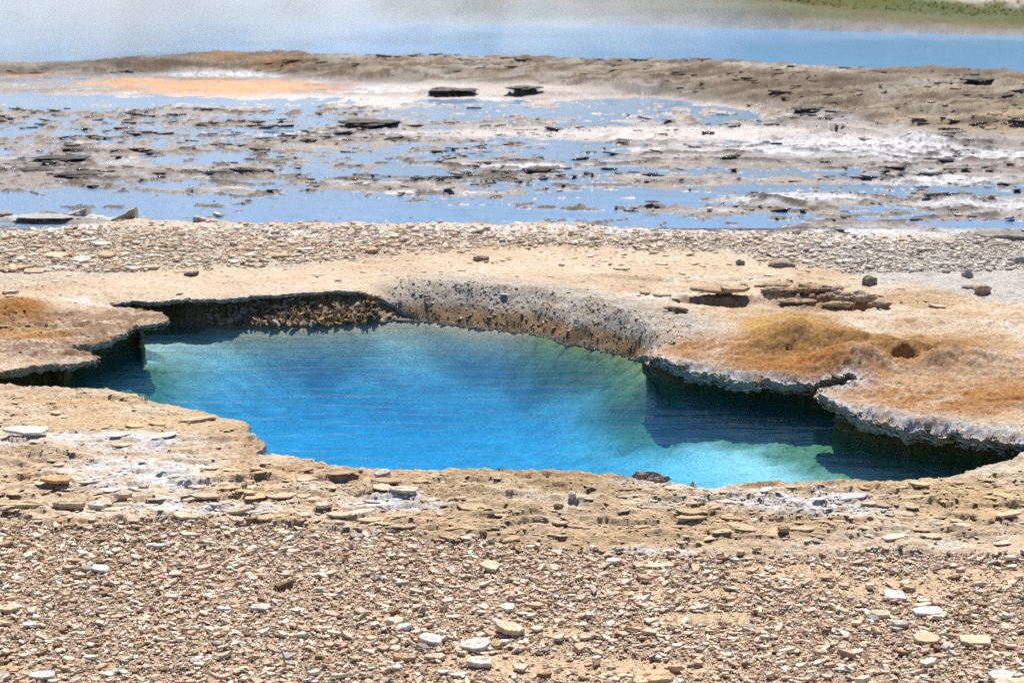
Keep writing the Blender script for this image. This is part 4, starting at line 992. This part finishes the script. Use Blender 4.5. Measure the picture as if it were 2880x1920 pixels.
lump(2340, 604, .12, .08, .03, (.44, .42, .39), 'grey rock on the pale chips near the right edge', lift=.006)
lump(1795, 610, .14, .07, .024, (.40, .32, .25), 'brown stone on the pale chips behind the right bank', lift=.006)
lump(1700, 607, .05, .04, .02, (.33, .26, .20), 'little dark stone left of the brown stone', lift=.006)
lump(1998, 648, .075, .05, .026, (.34, .28, .22), 'brown stone standing alone on grey chips', lift=.006)
lump(2222, 636, .06, .05, .03, (.36, .33, .30), 'grey stone behind the tan block near the right edge', lift=.006)
lump(2256, 672, .085, .06, .03, (.46, .36, .26), 'tan block near the right edge of the grey chips', lift=.010)
lump(2238, 664, .12, .04, .012, (.42, .36, .30), 'thin stone just behind the tan block', lift=.004)
lump(1105, 597, .08, .05, .02, (.40, .3, .22), 'brown stone at the edge of the sandy plain', lift=.005)
lump(870, 712 - 2, .001, .001, .001, T_, 'tiny stone', 'pebble', 'stone') if False else None
slab(640, 600 - 8, .14, .08, .018, T_, 'tan oval slab at the edge of the rear gravel', lift=.006)
for (a, b, w, d, c_, lb) in [(130, 589, .15, .09, K_, 'cream thick slab in the left rear gravel'), (245, 585, .10, .10, T_, 'brown pointed flake behind the left ledge gravel'), (190, 598, .11, .10, W_, 'white angular plate in the left rear gravel'),
        (30, 616, .24, .10, T_, 'big tan slab at the left edge behind the pool'), (80, 624, .14, .07, K_, 'cream slab touching the big tan slab'), (255, 618, .11, .05, T_, 'tan flat slab in the front row of the left rear gravel'), (305, 617, .09, .05, W_, 'white small slab in the front row of the left rear gravel'),
        (345, 617, .11, .06, K_, 'cream slab at the end of the front row of the left rear gravel'), (350, 586, .14, .05, (.66, .6, .5), 'long cream flake further back in the left rear gravel'), (230, 564, .12, .08, W_, 'white double flake near the shore of the flats'), (530, 584, .1, .05, T_, 'tan slab in the middle of the rear gravel'),
        (440, 630, .09, .05, (.2, .15, .11), 'dark pocket stone at the edge of the sandy plain'), (25, 672, .10, .06, K_, 'cream slab lying near the rusty mound'), (700, 578, .1, .05, W_, 'white flake in the middle of the rear gravel'), (855, 582, .09, .05, T_, 'tan flake near the end of the rear gravel'), (1040, 570, .09, .05, (.42, .32, .25), 'brown flake at the right end of the rear gravel')]:
    slab(a, b, w, d, .016, c_, lb, lift=.006, ty=rng.normal(0, .08), tx=rng.normal(0, .05))
# broken crust right of the pool
slab(1640, 680, .26, .09, .016, (.40, .30, .20), 'brown tilted crust plate over a dark gap behind the pool', lift=.022, ty=.06, n=13)
slab(1690, 684, .16, .08, .018, (.46, .35, .24), 'shorter crust plate stacked on the brown tilted plate', lift=.03, ty=-.02)
slab(1520, 678, .10, .06, .016, (.62, .47, .30), 'cream stone at the left end of the broken crust plates', lift=.006)
slab(1482, 672, .06, .05, .014, (.56, .42, .28), 'small tan stone left of the broken crust plates', lift=.005)
for k_, (a, b, w, d, h, c_, lb) in enumerate([(1790, 672, .16, .08, .03, (.34, .25, .17), 'brown rubble block at the back left of the sunken pit'), (1850, 672, .10, .08, .045, (.32, .22, .14), 'dark block standing in the middle of the sunken pit'), (1900, 668, .12, .08, .035, (.36, .27, .19), 'dark brown block at the back of the sunken pit'),
        (1940, 682, .12, .07, .04, (.42, .33, .24), 'tan rubble block right of the dark pit'), (1985, 690, .11, .08, .045, (.44, .36, .27), 'pale rubble block in the pile right of the pit'), (2020, 702, .10, .06, .028, (.36, .28, .20), 'low brown block at the right end of the rubble pile'), (1925, 705, .12, .04, .022, (.42, .32, .22), 'flat brown block in front of the rubble pile'),
        (1830, 700, .14, .05, .02, (.40, .30, .21), 'low ledge block in front of the sunken pit'), (1960, 706, .06, .04, .03, (.38, .28, .2), 'small brown block between the flat block and pale rubble'), (1776, 655, .15, .04, .016, (.38, .28, .18), 'thin brown slab behind the pit'), (1708, 660, .035, .03, .02, (.3, .22, .16), 'small dark nub left of the thin brown slab'),
        (1562, 718, .06, .04, .02, (.20, .15, .11), 'small dark rock above the right corner of the wet slope'), (1540, 712, .05, .03, .015, (.26, .2, .15), 'low dark stone beside the small dark rock')]):
    lump(a, b, w * 1.1, d, h * .62, tuple(q * 1.2 for q in c_), lb, 'rubble_block' if k_ < 11 else 'rock', 'rock', rough=.5, freq=2.6, lift=h * .35)
# plates standing out of the flats
for (a, b, w, d, h, lb) in [(576, 386, .34, .3, .045, 'dark humped plate standing in the shallow water'), (500, 392, .30, .2, .03, 'dark plate left of the humped plate'), (680, 392, .30, .2, .03, 'dark plate right of the humped plate'), (880, 366, .32, .25, .035, 'dark ragged plate in the middle of the flats'), (930, 408, .34, .2, .03, 'dark plate behind the long blue pool'),
        (800, 402, .4, .2, .035, 'dark broken plate above the long blue pool'), (80, 386, .5, .3, .035, 'dark layered plate at the left of the flats'), (180, 400, .5, .25, .03, 'dark layered plate near the left shore'), (140, 362, .6, .3, .03, 'dark plate beyond the left layered plates'), (850, 282, .85, .4, .06, 'long dark plate far out on the flats'),
        (1040, 214, .75, .4, .07, 'dark ragged rock below the far rise'), (1205, 214, .5, .3, .05, 'dark strip rock right of the ragged rock'), (2240, 242, .5, .4, .06, 'dark rock on the slope of the far rise'), (1860, 262, .5, .35, .07, 'dark rock at the corner of the brown shallow water'), (1330, 128, .34, .3, .07, 'pale lump on the crest of the far rise'), (1520, 132, .2, .2, .05, 'tiny lump on the crest of the far rise'),
        (1250, 384, .4, .2, .025, 'dark thin plate in the right flats'), (1140, 384, .3, .2, .022, 'dark thin plate in the middle right flats'), (930, 448, .02, .02, .01, '')]:
    if lb:
        far_ = b < 150
        lump(a, b, w * .6, d * .7, h * .4, (.36, .34, .31) if far_ else (.085, .072, .062), lb, 'rock' if b < 300 else 'crust_plate', 'rock', rough=.6, freq=2.4, lift=0, wet=.5 if not far_ else 0)

# ------------------------------------------------------------------ grass tufts on the far bank
def build_grass():
    n = 60000
    y = rng.uniform(24.5, 44, n); x = rng.uniform(-1, 1, n) * y * .5
    k = (fbm(x * .5, y * .5, 3) + .2 > rng.uniform(-.2, .5, n)) & (bank_mask(Pt(x, y)) > .9) & (uv_of(x, y)[1] < curve(Pt(x, y), [600, 1400, 2352], [30, 34, 55])); x, y = x[k], y[k]; n = len(x)
    z = height(x, y); h = rng.uniform(.015, .045, n); a = rng.uniform(0, 3.14, n); w = rng.uniform(.01, .03, n)
    dx, dy = np.cos(a) * w, np.sin(a) * w
    lx, ly = rng.normal(0, .04, n), rng.normal(0, .04, n)
    v = np.stack([np.stack([x - dx, y - dy, z - .01], 1), np.stack([x + dx, y + dy, z - .01], 1), np.stack([x + dx * .6 + lx, y + dy * .6 + ly, z + h], 1), np.stack([x - dx * .3 + lx, y - dy * .3 + ly, z + h * .8], 1)], 1).reshape(-1, 3)
    q = np.arange(n * 4).reshape(n, 4)
    pal = np.array([[.13, .14, .03], [.20, .17, .04], [.08, .12, .03], [.28, .17, .06]])
    c = np.repeat(pal[rng.integers(0, 4, n)] * rng.uniform(.5, 1.0, (n, 1)), 4, 0)
    me = new_mesh('grass', v, quads=q, colour=c)
    m, t = mat_new('grass_blades'); o_ = nd(t, 'ShaderNodeOutputMaterial'); a_ = nd(t, 'ShaderNodeAttribute', attribute_name='tint')
    d1 = nd(t, 'ShaderNodeBsdfDiffuse'); d2 = nd(t, 'ShaderNodeBsdfTranslucent'); mx = nd(t, 'ShaderNodeMixShader'); mx.inputs[0].default_value = .55
    t.links.new(a_.outputs[0], d1.inputs[0]); t.links.new(a_.outputs[0], d2.inputs[0]); t.links.new(d1.outputs[0], mx.inputs[1]); t.links.new(d2.outputs[0], mx.inputs[2]); t.links.new(mx.outputs[0], o_.inputs[0])
    link('grass', me, m, kind='stuff', label='green and rusty low grass covering the far bank', cat='grass')
build_grass()

# ------------------------------------------------------------------ steam drifting off the far pond
def steam():
    m, t = mat_new('steam'); L = t.links.new
    out = nd(t, 'ShaderNodeOutputMaterial'); v = nd(t, 'ShaderNodeVolumePrincipled')
    v.inputs['Color'].default_value = (.76, .78, .78, 1); v.inputs['Anisotropy'].default_value = .2
    geo = nd(t, 'ShaderNodeNewGeometry'); sep = nd(t, 'ShaderNodeSeparateXYZ'); L(geo.outputs['Position'], sep.inputs[0])
    n = nd(t, 'ShaderNodeTexNoise'); n.inputs['Scale'].default_value = .42; n.inputs['Detail'].default_value = 4; n.inputs['Distortion'].default_value = 1.6; L(geo.outputs['Position'], n.inputs['Vector'])
    def mr(src, a, b, c, d, smooth=True):
        r = nd(t, 'ShaderNodeMapRange'); r.interpolation_type = 'SMOOTHSTEP' if smooth else 'LINEAR'
        for i, q in enumerate((a, b, c, d)): r.inputs[i + 1].default_value = q
        L(src, r.inputs[0]); return r.outputs[0]
    def mul(a, b):
        q = nd(t, 'ShaderNodeMath', operation='MULTIPLY')
        L(a, q.inputs[0])
        if isinstance(b, float): q.inputs[1].default_value = b
        else: L(b, q.inputs[1])
        return q.outputs[0]
    d = mr(n.outputs[0], .42, .62, .10, 1)
    d = mul(d, mr(sep.outputs[0], -6.5, 0, 1, .30)); d = mul(d, mr(sep.outputs[0], -2, 4.5, 1, .03)); d = mul(d, mr(sep.outputs[0], -29, -24, 0, 1)); d = mul(d, mr(sep.outputs[1], 16.2, 20, 0, 1)); d = mul(d, mr(sep.outputs[1], 24.5, 26.5, 1, 0)); d = mul(d, mr(sep.outputs[2], .5, 3.4, 1, 0))
    d = mul(d, mr(sep.outputs[0], 8, 13.5, 1, 0))
    L(mul(d, 1.1), v.inputs['Density']); L(v.outputs[0], out.inputs['Volume'])
    link('steam', box_mesh('steam', -30, 14, 16.0, 26.8, -.02, 3.5), m, kind='stuff', label='pale steam drifting over the far pond', cat='steam')
steam()
